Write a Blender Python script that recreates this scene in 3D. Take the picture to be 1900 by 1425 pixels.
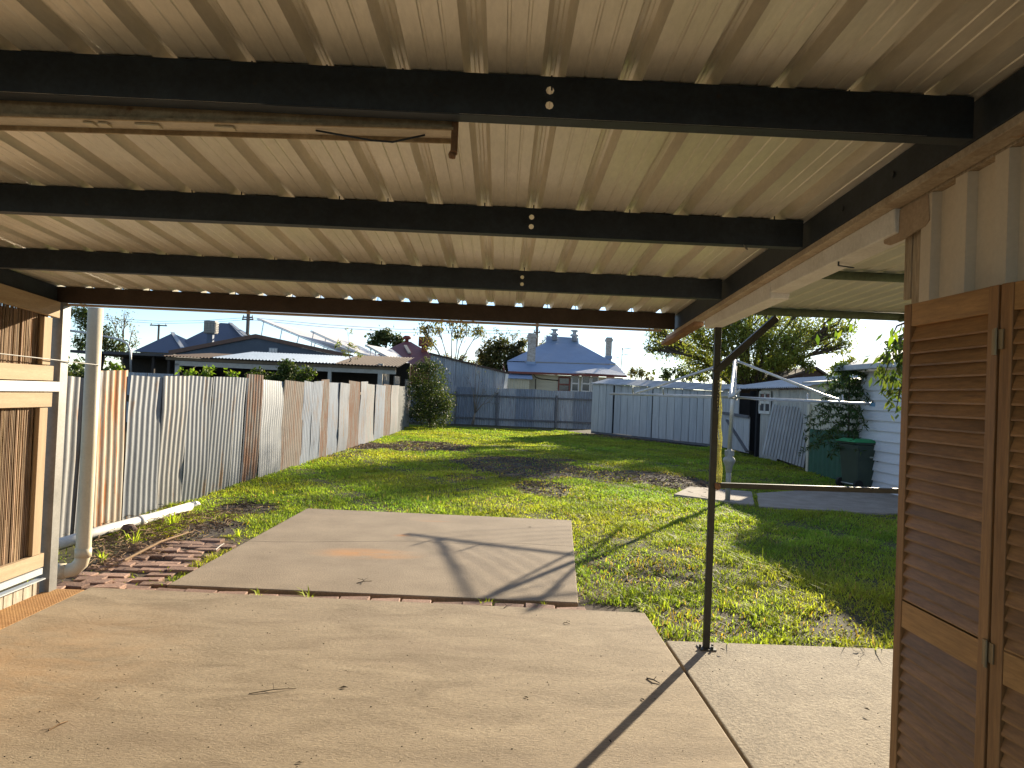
import bpy, bmesh, math, random
import numpy as np
from mathutils import Vector, Matrix
rad = math.radians
for o in list(bpy.data.objects): bpy.data.objects.remove(o)
SC = bpy.context.scene
COL = SC.collection
R = random.Random(7)
NR = np.random.default_rng(11)

# ------------------------------------------------------------ camera
F = 1300.0; CW, CH = 1900.0, 1425.0
EYE = Vector((0, 0, 1.6)); YAW = 0.0146; PITCH = math.atan(20 / F); ROLL = 0.042
fwd = Vector((math.sin(YAW) * math.cos(PITCH), math.cos(YAW) * math.cos(PITCH), math.sin(PITCH)))
r0 = Vector((math.cos(YAW), -math.sin(YAW), 0)); u0 = r0.cross(fwd)
c_up = u0 * math.cos(ROLL) - r0 * math.sin(ROLL)
c_rt = r0 * math.cos(ROLL) + u0 * math.sin(ROLL)
cam = bpy.data.cameras.new('camera'); camo = bpy.data.objects.new('camera', cam); COL.objects.link(camo)
m3 = Matrix((c_rt, c_up, -fwd)).transposed()
camo.matrix_world = Matrix.Translation(EYE) @ m3.to_4x4()
cam.sensor_width = 36; cam.lens = 36 * F / CW; cam.clip_start = 0.05; cam.clip_end = 3000
SC.camera = camo
# ------------------------------------------------------------ sky, sun, exposure
SUN_EL = rad(17.2); SAZ = math.atan2(0.537, 0.843)
W = bpy.data.worlds.new('World'); SC.world = W; W.use_nodes = True
wn, wl = W.node_tree.nodes, W.node_tree.links
bg = wn['Background']
sky = wn.new('ShaderNodeTexSky'); sky.sky_type = 'NISHITA'; sky.sun_disc = False
sky.sun_elevation = SUN_EL; sky.sun_rotation = SAZ; sky.air_density = .75; sky.dust_density = .12; sky.ozone_density = 2.2
tc = wn.new('ShaderNodeTexCoord'); mp = wn.new('ShaderNodeMapping'); mp.inputs['Scale'].default_value = (2.2, 2.2, 11)
no = wn.new('ShaderNodeTexNoise'); no.inputs['Scale'].default_value = 1.7; no.inputs['Detail'].default_value = 8; no.inputs['Roughness'].default_value = .6
cr = wn.new('ShaderNodeValToRGB'); cr.color_ramp.elements[0].position = .47; cr.color_ramp.elements[1].position = .70
cr.color_ramp.elements[0].color = (0, 0, 0, 1); cr.color_ramp.elements[1].color = (.75, .75, .75, 1)
mx = wn.new('ShaderNodeMixRGB'); mx.inputs[2].default_value = (4.6, 4.6, 4.6, 1)
wl.new(tc.outputs['Generated'], mp.inputs[0]); wl.new(mp.outputs[0], no.inputs['Vector']); wl.new(no.outputs[0], cr.inputs[0])
wl.new(cr.outputs[0], mx.inputs[0]); wl.new(sky.outputs[0], mx.inputs[1]); wl.new(mx.outputs[0], bg.inputs[0])
bg.inputs[1].default_value = 0.08
sd = Vector((math.sin(SAZ) * math.cos(SUN_EL), math.cos(SAZ) * math.cos(SUN_EL), math.sin(SUN_EL)))
sl = bpy.data.lights.new('sun', 'SUN'); sl.energy = 5.0; sl.angle = rad(.53); sl.color = (1, .86, .645)
so = bpy.data.objects.new('sun', sl); COL.objects.link(so); so.rotation_euler = sd.to_track_quat('Z', 'Y').to_euler()
so.location = (20, 30, 20)
vs = SC.view_settings; vs.view_transform = 'Standard'; vs.look = 'None'; vs.exposure = 1.48; vs.gamma = 1
SC.cycles.max_bounces = 10; SC.cycles.diffuse_bounces = 6; SC.cycles.transparent_max_bounces = 12

# ------------------------------------------------------------ photo pixel -> place (a ray cut with a ground, wall or depth plane)
def ray(x, y): return (fwd * F + c_rt * (x - CW / 2) - c_up * (y - CH / 2)).normalized()
def G(x, y, z=0.0): d = ray(x, y); return EYE + d * ((z - EYE.z) / d.z)
def AY(x, y, Y): d = ray(x, y); return EYE + d * (Y / d.y)
def AX(x, y, X): d = ray(x, y); return EYE + d * (X / d.x)
LZ = -0.06   # lawn level below the slab

# ------------------------------------------------------------ materials
MATS = {}
def mat(name, c1, c2=None, scale=6, rough=.75, metal=0, bump=0, bscale=60, stretch=(1, 1, 1), rust=None, rustc=(.16, .07, .03),
        rstretch=None, rscale=3, trans=0, spec=.3, stains=(), contrast=.18, fine=0, wave=None, attr=None, distort=0, rand=.0, brick=None):
    if name in MATS: return MATS[name]
    m = bpy.data.materials.new(name); m.use_nodes = True; MATS[name] = m
    n, l = m.node_tree.nodes, m.node_tree.links
    b = n['Principled BSDF']; b.inputs['Roughness'].default_value = rough; b.inputs['Metallic'].default_value = metal
    b.inputs['Specular IOR Level'].default_value = spec
    c2 = c2 or tuple(v * .7 for v in c1)
    t = n.new('ShaderNodeTexCoord'); oi = n.new('ShaderNodeObjectInfo')
    ad = n.new('ShaderNodeVectorMath'); ad.operation = 'ADD'
    ml = n.new('ShaderNodeVectorMath'); ml.operation = 'SCALE'; ml.inputs[0].default_value = (37, 21, 13)
    l.new(oi.outputs['Random'], ml.inputs['Scale']); l.new(t.outputs['Object'], ad.inputs[0]); l.new(ml.outputs[0], ad.inputs[1])
    src = ad.outputs[0] if not stains else t.outputs['Object']
    def noise(sc, st, det=6, ro=.6):
        mp = n.new('ShaderNodeMapping'); mp.inputs['Scale'].default_value = st; l.new(src, mp.inputs[0])
        q = n.new('ShaderNodeTexNoise'); q.inputs['Scale'].default_value = sc; q.inputs['Detail'].default_value = det
        q.inputs['Roughness'].default_value = ro; q.inputs['Distortion'].default_value = distort
        l.new(mp.outputs[0], q.inputs['Vector']); return q.outputs[0]
    def ramp(fac, a, bb, ca, cb):
        r = n.new('ShaderNodeValToRGB'); e = r.color_ramp.elements
        e[0].position = a; e[1].position = bb; e[0].color = (*ca, 1); e[1].color = (*cb, 1); l.new(fac, r.inputs[0]); return r.outputs[0]
    def mix(f, a, bb, kind='MIX'):
        q = n.new('ShaderNodeMixRGB'); q.blend_type = kind
        for i, v in ((0, f), (1, a), (2, bb)):
            if isinstance(v, (int, float)): q.inputs[i].default_value = v
            elif isinstance(v, tuple): q.inputs[i].default_value = (*v, 1)
            else: l.new(v, q.inputs[i])
        return q.outputs[0]
    nz = noise(scale, stretch)
    col = ramp(nz, .5 - contrast, .5 + contrast, c2, c1)
    if brick:
        bt = n.new('ShaderNodeTexBrick'); bt.inputs['Scale'].default_value = brick; bt.inputs['Mortar Size'].default_value = .03
        mpb = n.new('ShaderNodeMapping'); mpb.inputs['Rotation'].default_value = (rad(90), 0, 0); l.new(t.outputs['Object'], mpb.inputs[0]); l.new(mpb.outputs[0], bt.inputs[0])
        bt.inputs['Color1'].default_value = (*c1, 1); bt.inputs['Color2'].default_value = (*c2, 1); bt.inputs['Mortar'].default_value = (.5, .48, .44, 1)
        col = mix(.8, col, bt.outputs[0])
    if fine:
        col = mix(fine, col, ramp(noise(bscale, stretch, 4, .7), .3, .7, (.25, .25, .25), (1.25, 1.25, 1.25)), 'MULTIPLY')
    if rust is not None:
        rs = noise(rscale, rstretch or stretch, 8, .7)
        col = mix(ramp(rs, rust, rust + .1, (0, 0, 0), (1, 1, 1)), col, mix(noise(rscale * 9, stretch), rustc, tuple(v * 2.0 for v in rustc)))
    for (cx, cy, rx, ry, sc_, amt) in stains:
        s = n.new('ShaderNodeVectorMath'); s.operation = 'SUBTRACT'; s.inputs[1].default_value = (cx, cy, 0); l.new(t.outputs['Object'], s.inputs[0])
        s2 = n.new('ShaderNodeVectorMath'); s2.operation = 'MULTIPLY'; s2.inputs[1].default_value = (1 / rx, 1 / ry, 0); l.new(s.outputs[0], s2.inputs[0])
        ln = n.new('ShaderNodeVectorMath'); ln.operation = 'LENGTH'; l.new(s2.outputs[0], ln.inputs[0])
        mr = n.new('ShaderNodeMapRange'); mr.inputs[1].default_value = 1; mr.inputs[2].default_value = .1; mr.inputs[3].default_value = 0; mr.inputs[4].default_value = 1
        l.new(ln.outputs['Value'], mr.inputs[0])
        k = n.new('ShaderNodeMath'); k.operation = 'MULTIPLY'; l.new(mr.outputs[0], k.inputs[0]); l.new(ramp(noise(3, (1, 2, 1)), .3, .62, (0, 0, 0), (amt, amt, amt)), k.inputs[1])
        col = mix(k.outputs[0], col, sc_)
    if attr:
        at = n.new('ShaderNodeAttribute'); at.attribute_name = attr[0]
        if attr[1] == 'mul': col = mix(1.0, col, at.outputs['Color'], 'MULTIPLY')
        else: col = mix(at.outputs['Fac'], col, ramp(noise(9, (1, 1, 1)), .3, .7, attr[2], attr[3]))
    if rand:
        rr = n.new('ShaderNodeMapRange'); rr.inputs[3].default_value = 1 - rand; rr.inputs[4].default_value = 1 + rand
        l.new(oi.outputs['Random'], rr.inputs[0])
        cb = n.new('ShaderNodeCombineXYZ')
        for i in range(3): l.new(rr.outputs[0], cb.inputs[i])
        col = mix(1.0, col, cb.outputs[0], 'MULTIPLY')
    l.new(col, b.inputs['Base Color'])
    hsrc = None
    if wave:
        wv = n.new('ShaderNodeTexWave'); wv.bands_direction = wave[0]; wv.inputs['Scale'].default_value = wave[1]
        l.new(t.outputs['Object'], wv.inputs[0]); hsrc = wv.outputs['Fac']
        bp = n.new('ShaderNodeBump'); bp.inputs['Strength'].default_value = wave[2]; bp.inputs['Distance'].default_value = .02
        l.new(hsrc, bp.inputs['Height']); l.new(bp.outputs[0], b.inputs['Normal'])
    elif bump:
        bp = n.new('ShaderNodeBump'); bp.inputs['Strength'].default_value = bump; bp.inputs['Distance'].default_value = .01
        l.new(noise(bscale, stretch, 5, .7), bp.inputs['Height']); l.new(bp.outputs[0], b.inputs['Normal'])
    if trans:
        tb = n.new('ShaderNodeBsdfTranslucent'); l.new(mix(1.0, col, (1.4, 1.5, .65), 'MULTIPLY'), tb.inputs[0])
        ms = n.new('ShaderNodeMixShader'); ms.inputs[0].default_value = trans
        l.new(b.outputs[0], ms.inputs[1]); l.new(tb.outputs[0], ms.inputs[2]); l.new(ms.outputs[0], n['Material Output'].inputs[0])
    return m

# ------------------------------------------------------------ objects
def tag(o, label=None, cat=None, group=None, kind=None):
    if label: o['label'] = label
    if cat: o['category'] = cat
    if group: o['group'] = group
    if kind: o['kind'] = kind
    return o
def thing(name, label, cat, loc=(0, 0, 0), group=None):
    o = bpy.data.objects.new(name, None); COL.objects.link(o); o.location = loc; o.empty_display_size = .1
    return tag(o, label, cat, group)
def adopt(o, parent):
    if parent is not None:
        o.parent = parent
        o.matrix_parent_inverse = base_mat(parent).inverted()
def base_mat(p):
    m = p.matrix_basis.copy()
    if p.parent is not None: m = base_mat(p.parent) @ p.matrix_parent_inverse @ m
    return m
def link(name, me, material=None, parent=None, smooth=False, loc=None, rot=None):
    if material is not None and len(me.materials) == 0: me.materials.append(material)
    if smooth: me.polygons.foreach_set('use_smooth', [True] * len(me.polygons))
    o = bpy.data.objects.new(name, me); COL.objects.link(o)
    if loc is not None: o.location = loc
    if rot is not None: o.rotation_euler = rot
    adopt(o, parent); return o
def np_mesh(name, V, Fc):
    me = bpy.data.meshes.new(name); k = Fc.shape[1]
    me.vertices.add(len(V)); me.vertices.foreach_set('co', V.astype(np.float32).ravel())
    me.loops.add(Fc.size); me.loops.foreach_set('vertex_index', Fc.astype(np.int32).ravel())
    me.polygons.add(len(Fc)); me.polygons.foreach_set('loop_start', np.arange(0, Fc.size, k, dtype=np.int32))
    me.update(calc_edges=True); me.validate(); return me
class MB:
    def __init__(s): s.v = []; s.f = []
    def add(s, vs, fs):
        k = len(s.v); s.v += [tuple(v) for v in vs]; s.f += [tuple(i + k for i in f) for f in fs]; return s
    def quad(s, a, b, c, d): return s.add([a, b, c, d], [(0, 1, 2, 3)])
    def poly(s, pts): return s.add(pts, [tuple(range(len(pts)))])
    def box(s, a, b):
        x0, x1 = sorted((a[0], b[0])); y0, y1 = sorted((a[1], b[1])); z0, z1 = sorted((a[2], b[2]))
        return s.hexa([(x0, y0, z0), (x1, y0, z0), (x1, y1, z0), (x0, y1, z0)], [(x0, y0, z1), (x1, y0, z1), (x1, y1, z1), (x0, y1, z1)])
    def hexa(s, lo, hi):
        return s.add(list(lo) + list(hi), [(3, 2, 1, 0), (4, 5, 6, 7), (0, 1, 5, 4), (1, 2, 6, 5), (2, 3, 7, 6), (3, 0, 4, 7)])
    def prism(s, pts, d):
        d = Vector(d); n = len(pts); q = [Vector(p) + d for p in pts]
        return s.add([Vector(p) for p in pts] + q, [tuple(range(n - 1, -1, -1)), tuple(range(n, 2 * n))] + [(i, (i + 1) % n, n + (i + 1) % n, n + i) for i in range(n)])
    def bar(s, a, b, w, h, up=(0, 0, 1)):
        a, b = Vector(a), Vector(b); d = (b - a).normalized(); up = Vector(up)
        if abs(d.dot(up)) > .98: up = Vector((0, 1, 0))
        sx = d.cross(up).normalized(); sz = sx.cross(d).normalized()
        o = [sx * (i * w / 2) + sz * (j * h / 2) for i, j in ((-1, -1), (1, -1), (1, 1), (-1, 1))]
        return s.hexa([a + q for q in o], [b + q for q in o])
    def tube(s, pts, r, n=8, cap=True):
        pts = [Vector(p) for p in pts]; k = len(s.v); m = len(pts)
        rs = r if isinstance(r, (list, tuple)) else [r] * m
        ref = None
        for i, p in enumerate(pts):
            d = (pts[min(i + 1, m - 1)] - pts[max(i - 1, 0)]).normalized()
            if ref is None: ref = Vector((0, 0, 1)) if abs(d.z) < .9 else Vector((1, 0, 0))
            x = d.cross(ref).normalized(); y = x.cross(d).normalized(); ref = y
            for j in range(n):
                a = 2 * math.pi * j / n; s.v.append(tuple(p + (x * math.cos(a) + y * math.sin(a)) * rs[i]))
        for i in range(m - 1):
            for j in range(n):
                j2 = (j + 1) % n; s.f.append((k + i * n + j, k + i * n + j2, k + (i + 1) * n + j2, k + (i + 1) * n + j))
        if cap: s.f.append(tuple(k + j for j in range(n - 1, -1, -1))); s.f.append(tuple(k + (m - 1) * n + j for j in range(n)))
        return s
    def lathe(s, c, prof, n=16):
        k = len(s.v); c = Vector(c)
        for r, z in prof:
            for j in range(n): a = 2 * math.pi * j / n; s.v.append((c.x + r * math.cos(a), c.y + r * math.sin(a), c.z + z))
        for i in range(len(prof) - 1):
            for j in range(n): j2 = (j + 1) % n; s.f.append((k + i * n + j, k + i * n + j2, k + (i + 1) * n + j2, k + (i + 1) * n + j))
        s.f.append(tuple(k + j for j in range(n - 1, -1, -1))); s.f.append(tuple(k + (len(prof) - 1) * n + j for j in range(n)))
        return s
    def ball(s, c, r, n=8, jit=0, rng=R, sq=(1, 1, 1)):
        c = Vector(c); k = len(s.v); m = n // 2 + 1
        for i in range(m):
            t = math.pi * i / (m - 1)
            for j in range(n):
                a = 2 * math.pi * j / n; q = r * (1 + rng.uniform(-jit, jit))
                s.v.append((c.x + q * sq[0] * math.sin(t) * math.cos(a), c.y + q * sq[1] * math.sin(t) * math.sin(a), c.z + q * sq[2] * math.cos(t)))
        for i in range(m - 1):
            for j in range(n): j2 = (j + 1) % n; s.f.append((k + i * n + j, k + (i + 1) * n + j, k + (i + 1) * n + j2, k + i * n + j2))
        return s
    def build(s, name, material, parent=None, smooth=False, bevel=0):
        c = Vector((0, 0, 0))
        me = bpy.data.meshes.new(name); me.from_pydata(s.v, [], s.f); me.update()
        bm = bmesh.new(); bm.from_mesh(me); bmesh.ops.recalc_face_normals(bm, faces=bm.faces); bm.to_mesh(me); bm.free()
        o = link(name, me, material, parent, smooth)
        if bevel:
            b = o.modifiers.new('bevel', 'BEVEL'); b.width = bevel; b.segments = 2; b.limit_method = 'ANGLE'
        return o
def corr(A, B, z0, z1a, z1b, pitch=.1, amp=.012, per=6, nz=3, lean=0, along=0, nrm=None, rng=R, wob=.006):
    """one corrugated sheet standing on the line A-B; z1a and z1b are its top at both ends"""
    A, B = Vector((A[0], A[1], 0)), Vector((B[0], B[1], 0)); d = B - A; L = d.length; d = d / L
    n = nrm or Vector((d.y, -d.x, 0)); m = MB(); nu = max(2, int(L / pitch * per)); ph = rng.uniform(0, 6)
    wb = [rng.uniform(-wob, wob) for _ in range(nz + 1)]
    z0a = z0 if not isinstance(z0, tuple) else z0[0]; z0b = z0 if not isinstance(z0, tuple) else z0[1]
    for j in range(nz + 1):
        t = j / nz
        for i in range(nu + 1):
            s = L * i / nu; zt = z1a + (z1b - z1a) * i / nu; zb = z0a + (z0b - z0a) * i / nu
            p = A + d * (s + along * t) + n * (amp * math.sin(s / pitch * 2 * math.pi + ph) + lean * t + wb[j])
            m.v.append((p.x, p.y, zb + (zt - zb) * t))
    for j in range(nz):
        for i in range(nu): a = j * (nu + 1) + i; m.f.append((a, a + 1, a + nu + 2, a + nu + 1))
    return m
def corr_roof(P00, P10, P01, P11, pitch=.1, amp=.012, per=5):
    """corrugated roof: ribs run from the P00-P10 edge to the P01-P11 edge"""
    P00, P10, P01, P11 = map(Vector, (P00, P10, P01, P11)); nrm = (P10 - P00).cross(P01 - P00).normalized()
    if nrm.z < 0: nrm = -nrm
    nu = max(3, int((P10 - P00).length / pitch * per)); m = MB()
    for j in range(2):
        for i in range(nu + 1):
            t = i / nu; p = (P00.lerp(P10, t) if j == 0 else P01.lerp(P11, t)) + nrm * (amp * math.sin(t * nu / per * 2 * math.pi))
            m.v.append(tuple(p))
    for i in range(nu): m.f.append((i, i + 1, i + nu + 2, i + nu + 1))
    return m
# ============================================================ SETTING
# material palette
M_conc = mat('concrete', (.395, .315, .212), (.245, .188, .12), scale=2.1, rough=.85, bump=.6, bscale=48, fine=.5, distort=.9, contrast=.2, stretch=(.8, 2.2, 1), rust=.705, rscale=22, rustc=(.10, .075, .05),
             stains=((-2.6, 3.9, 1.0, 1.3, (.46, .26, .11), .38), (-.4, 4.4, 1.2, .35, (.25, .19, .13), .5), (.5, 3.0, 1.1, .4, (.27, .21, .15), .5), (-1.6, 3.2, 1.0, .3, (.25, .19, .13), .55), (-1.3, 4.9, .9, .25, (.26, .2, .14), .4), (.2, 5.1, .8, .2, (.28, .21, .14), .4)))
s2 = G(680, 1025); s3 = G(740, 1000); s4 = G(800, 965)
M_conc2 = mat('old_concrete', (.335, .265, .185), (.25, .195, .135), scale=2.2, rough=.9, bump=.5, bscale=75, fine=.45, contrast=.2, rust=.70, rscale=20, rustc=(.10, .075, .05),
              stains=((s2.x, s2.y, .62, .26, (.5, .22, .06), .9), (s3.x, s3.y + .25, .12, .1, (.45, .18, .05), .9), (s4.x, s4.y, .3, .07, (.42, .2, .08), .7)))
M_conc3 = mat('rough_concrete', (.375, .32, .24), (.28, .235, .175), scale=5, rough=.9, bump=.7, bscale=55, fine=.6, rust=.68, rscale=18, rustc=(.12, .09, .07))
M_path = mat('path_concrete', (.36, .32, .27), (.26, .22, .18), scale=4, rough=.9, bump=.4, bscale=60, fine=.4)
M_soil = mat('lawn_soil', (.085, .085, .030), (.06, .048, .024), scale=3, rough=.95, bump=.8, bscale=50, fine=.5,
             attr=('dirt', 'mix', (.035, .028, .023), (.085, .068, .053)))
M_grass = mat('grass_blade', (.33, .41, .07), (.225, .305, .048), scale=.9, rough=.6, trans=.55, spec=.2, attr=('col', 'mul'))
M_brick = mat('paver_brick', (.36, .23, .17), (.25, .155, .115), scale=9, rough=.9, bump=.6, bscale=60, fine=.5, rand=.3)
M_bed = mat('paver_bed', (.12, .085, .06), (.07, .05, .035), scale=9, rough=.95, bump=.9, bscale=60, fine=.5)

ELL = []   # bare patches: (centre, half sizes) from where they lie on the ground
def patch(x0, x1, y0, y1, k=1.0):
    a, b, c, d = G(x0, (y0 + y1) / 2, LZ), G(x1, (y0 + y1) / 2, LZ), G((x0 + x1) / 2, y0, LZ), G((x0 + x1) / 2, y1, LZ)
    ELL.append(((a.x + b.x) / 2, (c.y + d.y) / 2, abs(b.x - a.x) / 2, abs(c.y - d.y) / 2, k))
patch(850, 1100, 846, 886, .86); patch(700, 890, 818, 838, .85); patch(945, 1065, 892, 922, .75); patch(1060, 1270, 872, 900, .8); patch(1180, 1330, 882, 912, 1)
patch(640, 720, 820, 836); patch(1085, 1290, 1025, 1095, .55); patch(1230, 1420, 1120, 1190, .6); patch(1440, 1640, 1130, 1190, .4)
patch(380, 530, 930, 955, 1); patch(330, 460, 962, 1000, 1); patch(170, 420, 985, 1080, .95); patch(1060, 1400, 805, 822, .6); patch(1290, 1350, 895, 930, .9)
patch(820, 900, 878, 896, .6); patch(1230, 1330, 1010, 1040, .4); patch(460, 700, 832, 850, .35)
def wob2(x, y):
    s = 0
    for i, (kx, ky, p) in enumerate(((1.3, .7, .2), (-.9, 1.6, 1.4), (2.9, 2.1, 3.1), (-3.7, 2.6, .7), (6.1, -5.2, 2.2), (9.5, 7.7, 1.0), (-13., 9., 4.), (21., 17., 1.7), (-29., 24., .4))):
        s = s + np.sin(kx * x + ky * y + p) / (1 + .45 * i)
    return s / 3.2
def bare(x, y):
    w = wob2(x, y); out = np.zeros_like(x)
    for cx, cy, rx, ry, k in ELL:
        d = np.sqrt(((x - cx) / rx) ** 2 + ((y - cy) / ry) ** 2) + .30 * w
        out = np.maximum(out, k * np.clip((1.02 - d) / .16, 0, 1))
    return out
gx = np.concatenate(([-1500, -400, -90, -40, -15], np.linspace(-5.5, 9, 150), [15, 40, 90, 400, 1500]))
gy = np.concatenate(([-1500, -300, -40, -8, 2], np.linspace(4.4, 34, 260), [40, 60, 120, 400, 1500]))
XX, YY = np.meshgrid(gx, gy); nxg, nyg = len(gx), len(gy)
inn = (XX > -5.6) & (XX < 9.1) & (YY > 4.3) & (YY < 34.1)
B0 = np.where(inn, bare(XX, YY), 0); ZZ = np.where(inn, LZ + .012 * wob2(XX * 1.7, YY * 1.7) - .012, LZ - .012)
idx = np.arange(nxg * nyg).reshape(nyg, nxg)
FF = np.stack([idx[:-1, :-1], idx[:-1, 1:], idx[1:, 1:], idx[1:, :-1]], -1).reshape(-1, 4)
me = np_mesh('ground', np.stack([XX, YY, ZZ], -1).reshape(-1, 3), FF)
at = me.attributes.new('dirt', 'FLOAT', 'POINT'); at.data.foreach_set('value', B0.ravel().astype(np.float32))
ground = tag(link('ground', me, M_soil, smooth=True), 'lawn soil and bare earth of the back yard', 'ground', kind='structure')

def slab(name, pts, top, thick, material, label):
    o = MB().prism([(p[0], p[1], top - thick) for p in pts], (0, 0, thick)).build(name, material, bevel=.008)
    return tag(o, label, 'slab', kind='structure')
SX0, SX1 = -3.07, 1.15; SYF_L, SYF_R = G(190, 1090).y, G(1210, 1137).y
slab('carport_slab', [(SX0, -4), (SX1 + .05, -4), (SX1, SYF_R), (SX0, SYF_L)], 0, .2, M_conc, 'trowelled concrete floor under the carport')
p = [G(310, 1085, -.012), G(1073, 1118, -.012), G(1060, 965, -.012), G(570, 943, -.012)]
SL2 = [(q.x, q.y) for q in p]
slab('outer_slab', SL2, -.012, .2, M_conc2, 'weathered concrete pad with rust stain beyond the carport')
SS = G(1450, 1196, -.02).y
slab('side_slab', [(SX1 + .072, -4), (4.6, -4), (4.6, SS), (SX1 + .035, SS)], -.02, .2, M_conc3, 'rough concrete floor beside the louvre doors')
# path by the clothes hoist : two old pads
pa = [G(1248, 915, LZ), G(1410, 948, LZ), G(1370, 920, LZ), G(1270, 902, LZ)]
pa = [G(1250, 920, LZ), G(1400, 940, LZ), G(1395, 915, LZ), G(1280, 905, LZ)]
slab('path', [(q.x, q.y) for q in pa], LZ + .03, .1, M_path, 'short concrete path pad at the foot of the clothes hoist')
pb = [G(1408, 942, LZ), G(1640, 955, LZ), G(1720, 955, LZ), G(1720, 912, LZ), G(1480, 912, LZ), G(1404, 917, LZ)]
slab('path', [(q.x, q.y) for q in pb], LZ + .024, .1, M_path, 'grey concrete path leading to the wheelie bin')

# brick pavers
bed = tag(MB().box((-3.6, 5.30, -.2), (SX1 - .15, 7.6, -.065)).build('brick_paving', M_bed), 'crumbling red brick paving between and beside the slabs', 'paving', kind='structure')
bm_ = []
for k in range(4):
    q = MB(); q.box((-.113, -.053, -.035), (.113, .053, .035)); o = q.build('brick', M_brick, bevel=.006); me = o.data
    for v in me.vertices: v.co += Vector((R.uniform(-.008, .008), R.uniform(-.006, .006), R.uniform(-.004, .004)))
    bm_.append(me); mod = o.modifiers; bpy.data.objects.remove(o)
def lay(x, y, rz, z=-.055, tilt=.05):
    o = link('brick', R.choice(bm_), M_brick, None, loc=(x, y, z + R.uniform(-.012, .012)), rot=(R.uniform(-tilt, tilt), R.uniform(-tilt, tilt), rz))
    b = o.modifiers.new('bevel', 'BEVEL'); b.width = .006; b.segments = 1
    adopt(o, bed)
x = SX0 + .1
while x < .75:
    t = (x - SX0) / (SX1 - SX0); y = SYF_L + (SYF_R - SYF_L) * t
    g0 = 5.55 - y
    lay(x, y + .068, R.uniform(-.05, .05), -.05); x += .238
yy = 5.46
row = 0
while yy < 7.4:
    x = -3.42 + (row % 2) * .11; xe = -2.78 if yy < 5.6 else -2.68
    while x < xe:
        if R.random() < .9 - .14 * (yy - 5.4): lay(x + R.uniform(-.015, .015), yy + R.uniform(-.01, .01), R.uniform(-.12, .12), -.076, .05)
        x += .237
    yy += .118; row += 1
# ribbed timber edging board at the left of the slab
M_ply = mat('ribbed_timber', (.50, .29, .12), (.38, .20, .08), scale=7, rough=.85, bump=.4, bscale=60, fine=.35)
tb = thing('edging_board', 'orange ribbed timber board laid along the left slab edge', 'board', (-3.2, 4.4, -.02))
MB().box((-3.34, 2.2, -.045), (SX0 - .008, 5.36, -.004)).build('board', M_ply, tb, bevel=.006)
rb = MB()
for i in range(26):
    for j in range(230):
        if (i + j) % 2 == 0:
            xx = -3.335 + i * .0101; y0 = 2.25 + j * .0134
            rb.prism([(xx, y0, -.0045), (xx + .008, y0 + .0035, -.0045), (xx + .0085, y0 + .006, -.0045), (xx + .0005, y0 + .0025, -.0045)], (0, 0, .0016))
tag(rb.build('tread_pattern', M_ply, tb), kind='stuff')

# ============================================================ GRASS (uncountable)
def inside(px, py, poly, grow=0):
    c = np.zeros(px.shape, bool); n = len(poly)
    for i in range(n):
        x1, y1 = poly[i]; x2, y2 = poly[(i + 1) % n]
        c ^= ((y1 > py) != (y2 > py)) & (px < (x2 - x1) * (py - y1) / (y2 - y1 + 1e-9) + x1)
    return c
PATHA = [(q.x, q.y) for q in pa]; PATHB = [(q.x, q.y) for q in pb]
def blades(n, x0, x1, y0, y1, h0, h1, w, keep=1):
    x = NR.uniform(x0, x1, n); y = NR.uniform(y0, y1, n)
    b = bare(x, y); cl = wob2(x * 2.3 + 5, y * 2.3)
    ok = NR.random(n) > b * .95
    ok &= NR.random(n) < .62 + .4 * cl + .25
    ok &= ~inside(x, y, SL2) & ~inside(x, y, PATHA) & ~inside(x, y, PATHB)
    ok &= ~((y < 5.65) & (x > SX0 - .3) & (x < SX1 + .02)) & ~((y < SS + .01) & (x > 1)) & ~((x < -2.7) & (y < 7.3) & (NR.random(n) < .93))
    ok &= ~((x < -2.6) & (y < 5.6))
    lim = np.where(y > 26, 3.9 + (32.6 - y) * .52, np.where(y > 18.5, 8.3, 7.9)); ok &= (x < lim) & (x > -4.42 + .0 * y)
    x, y = x[ok], y[ok]; n = len(x); cl = cl[ok]; bb = b[ok]
    c2_ = wob2(x * 4.1 - 2, y * 4.1 + 9); h = NR.uniform(h0, h1, n) * np.clip(1 + .5 * cl + .6 * c2_, .45, 2.2) * (1 - .35 * bb); h = np.where(NR.random(n) < .008, h * 1.8, h); a = NR.uniform(0, 2 * np.pi, n); lean = NR.uniform(.4, 2.0, n)
    dx, dy = np.cos(a), np.sin(a); sx, sy = -dy, dx; ww = w * NR.uniform(.6, 1.3, n)
    z0 = np.full(n, LZ - .02)
    def P(f, g, t): return np.stack([x + dx * h * lean * f + sx * ww * t, y + dy * h * lean * f + sy * ww * t, z0 + h * g], -1)
    V = np.stack([P(0, 0, -.5), P(0, 0, .5), P(.35, .65, .45), P(.35, .65, -.45), P(1.0, .95, 0)], 1)
    dry = NR.random(n); patchd = np.clip(.5 + wob2(x * .8 - 3, y * .8 + 7) * .7, 0, 1)
    c = np.ones((n, 4)); br = NR.uniform(.65, 1.3, n) * np.clip(1 + .28 * wob2(x * 1.9 + 1, y * 1.9 - 4) - .2 * c2_, .55, 1.4)
    c[:, 0] = br * np.where(dry < .05 + .35 * bb, 1.6, .86 + .42 * patchd); c[:, 1] = br * np.where(dry < .05 + .35 * bb, .85, 1.0); c[:, 2] = br * np.where(dry < .05, 2.2, .9)
    return V.reshape(-1, 3), np.repeat(c, 5, 0)
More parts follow.
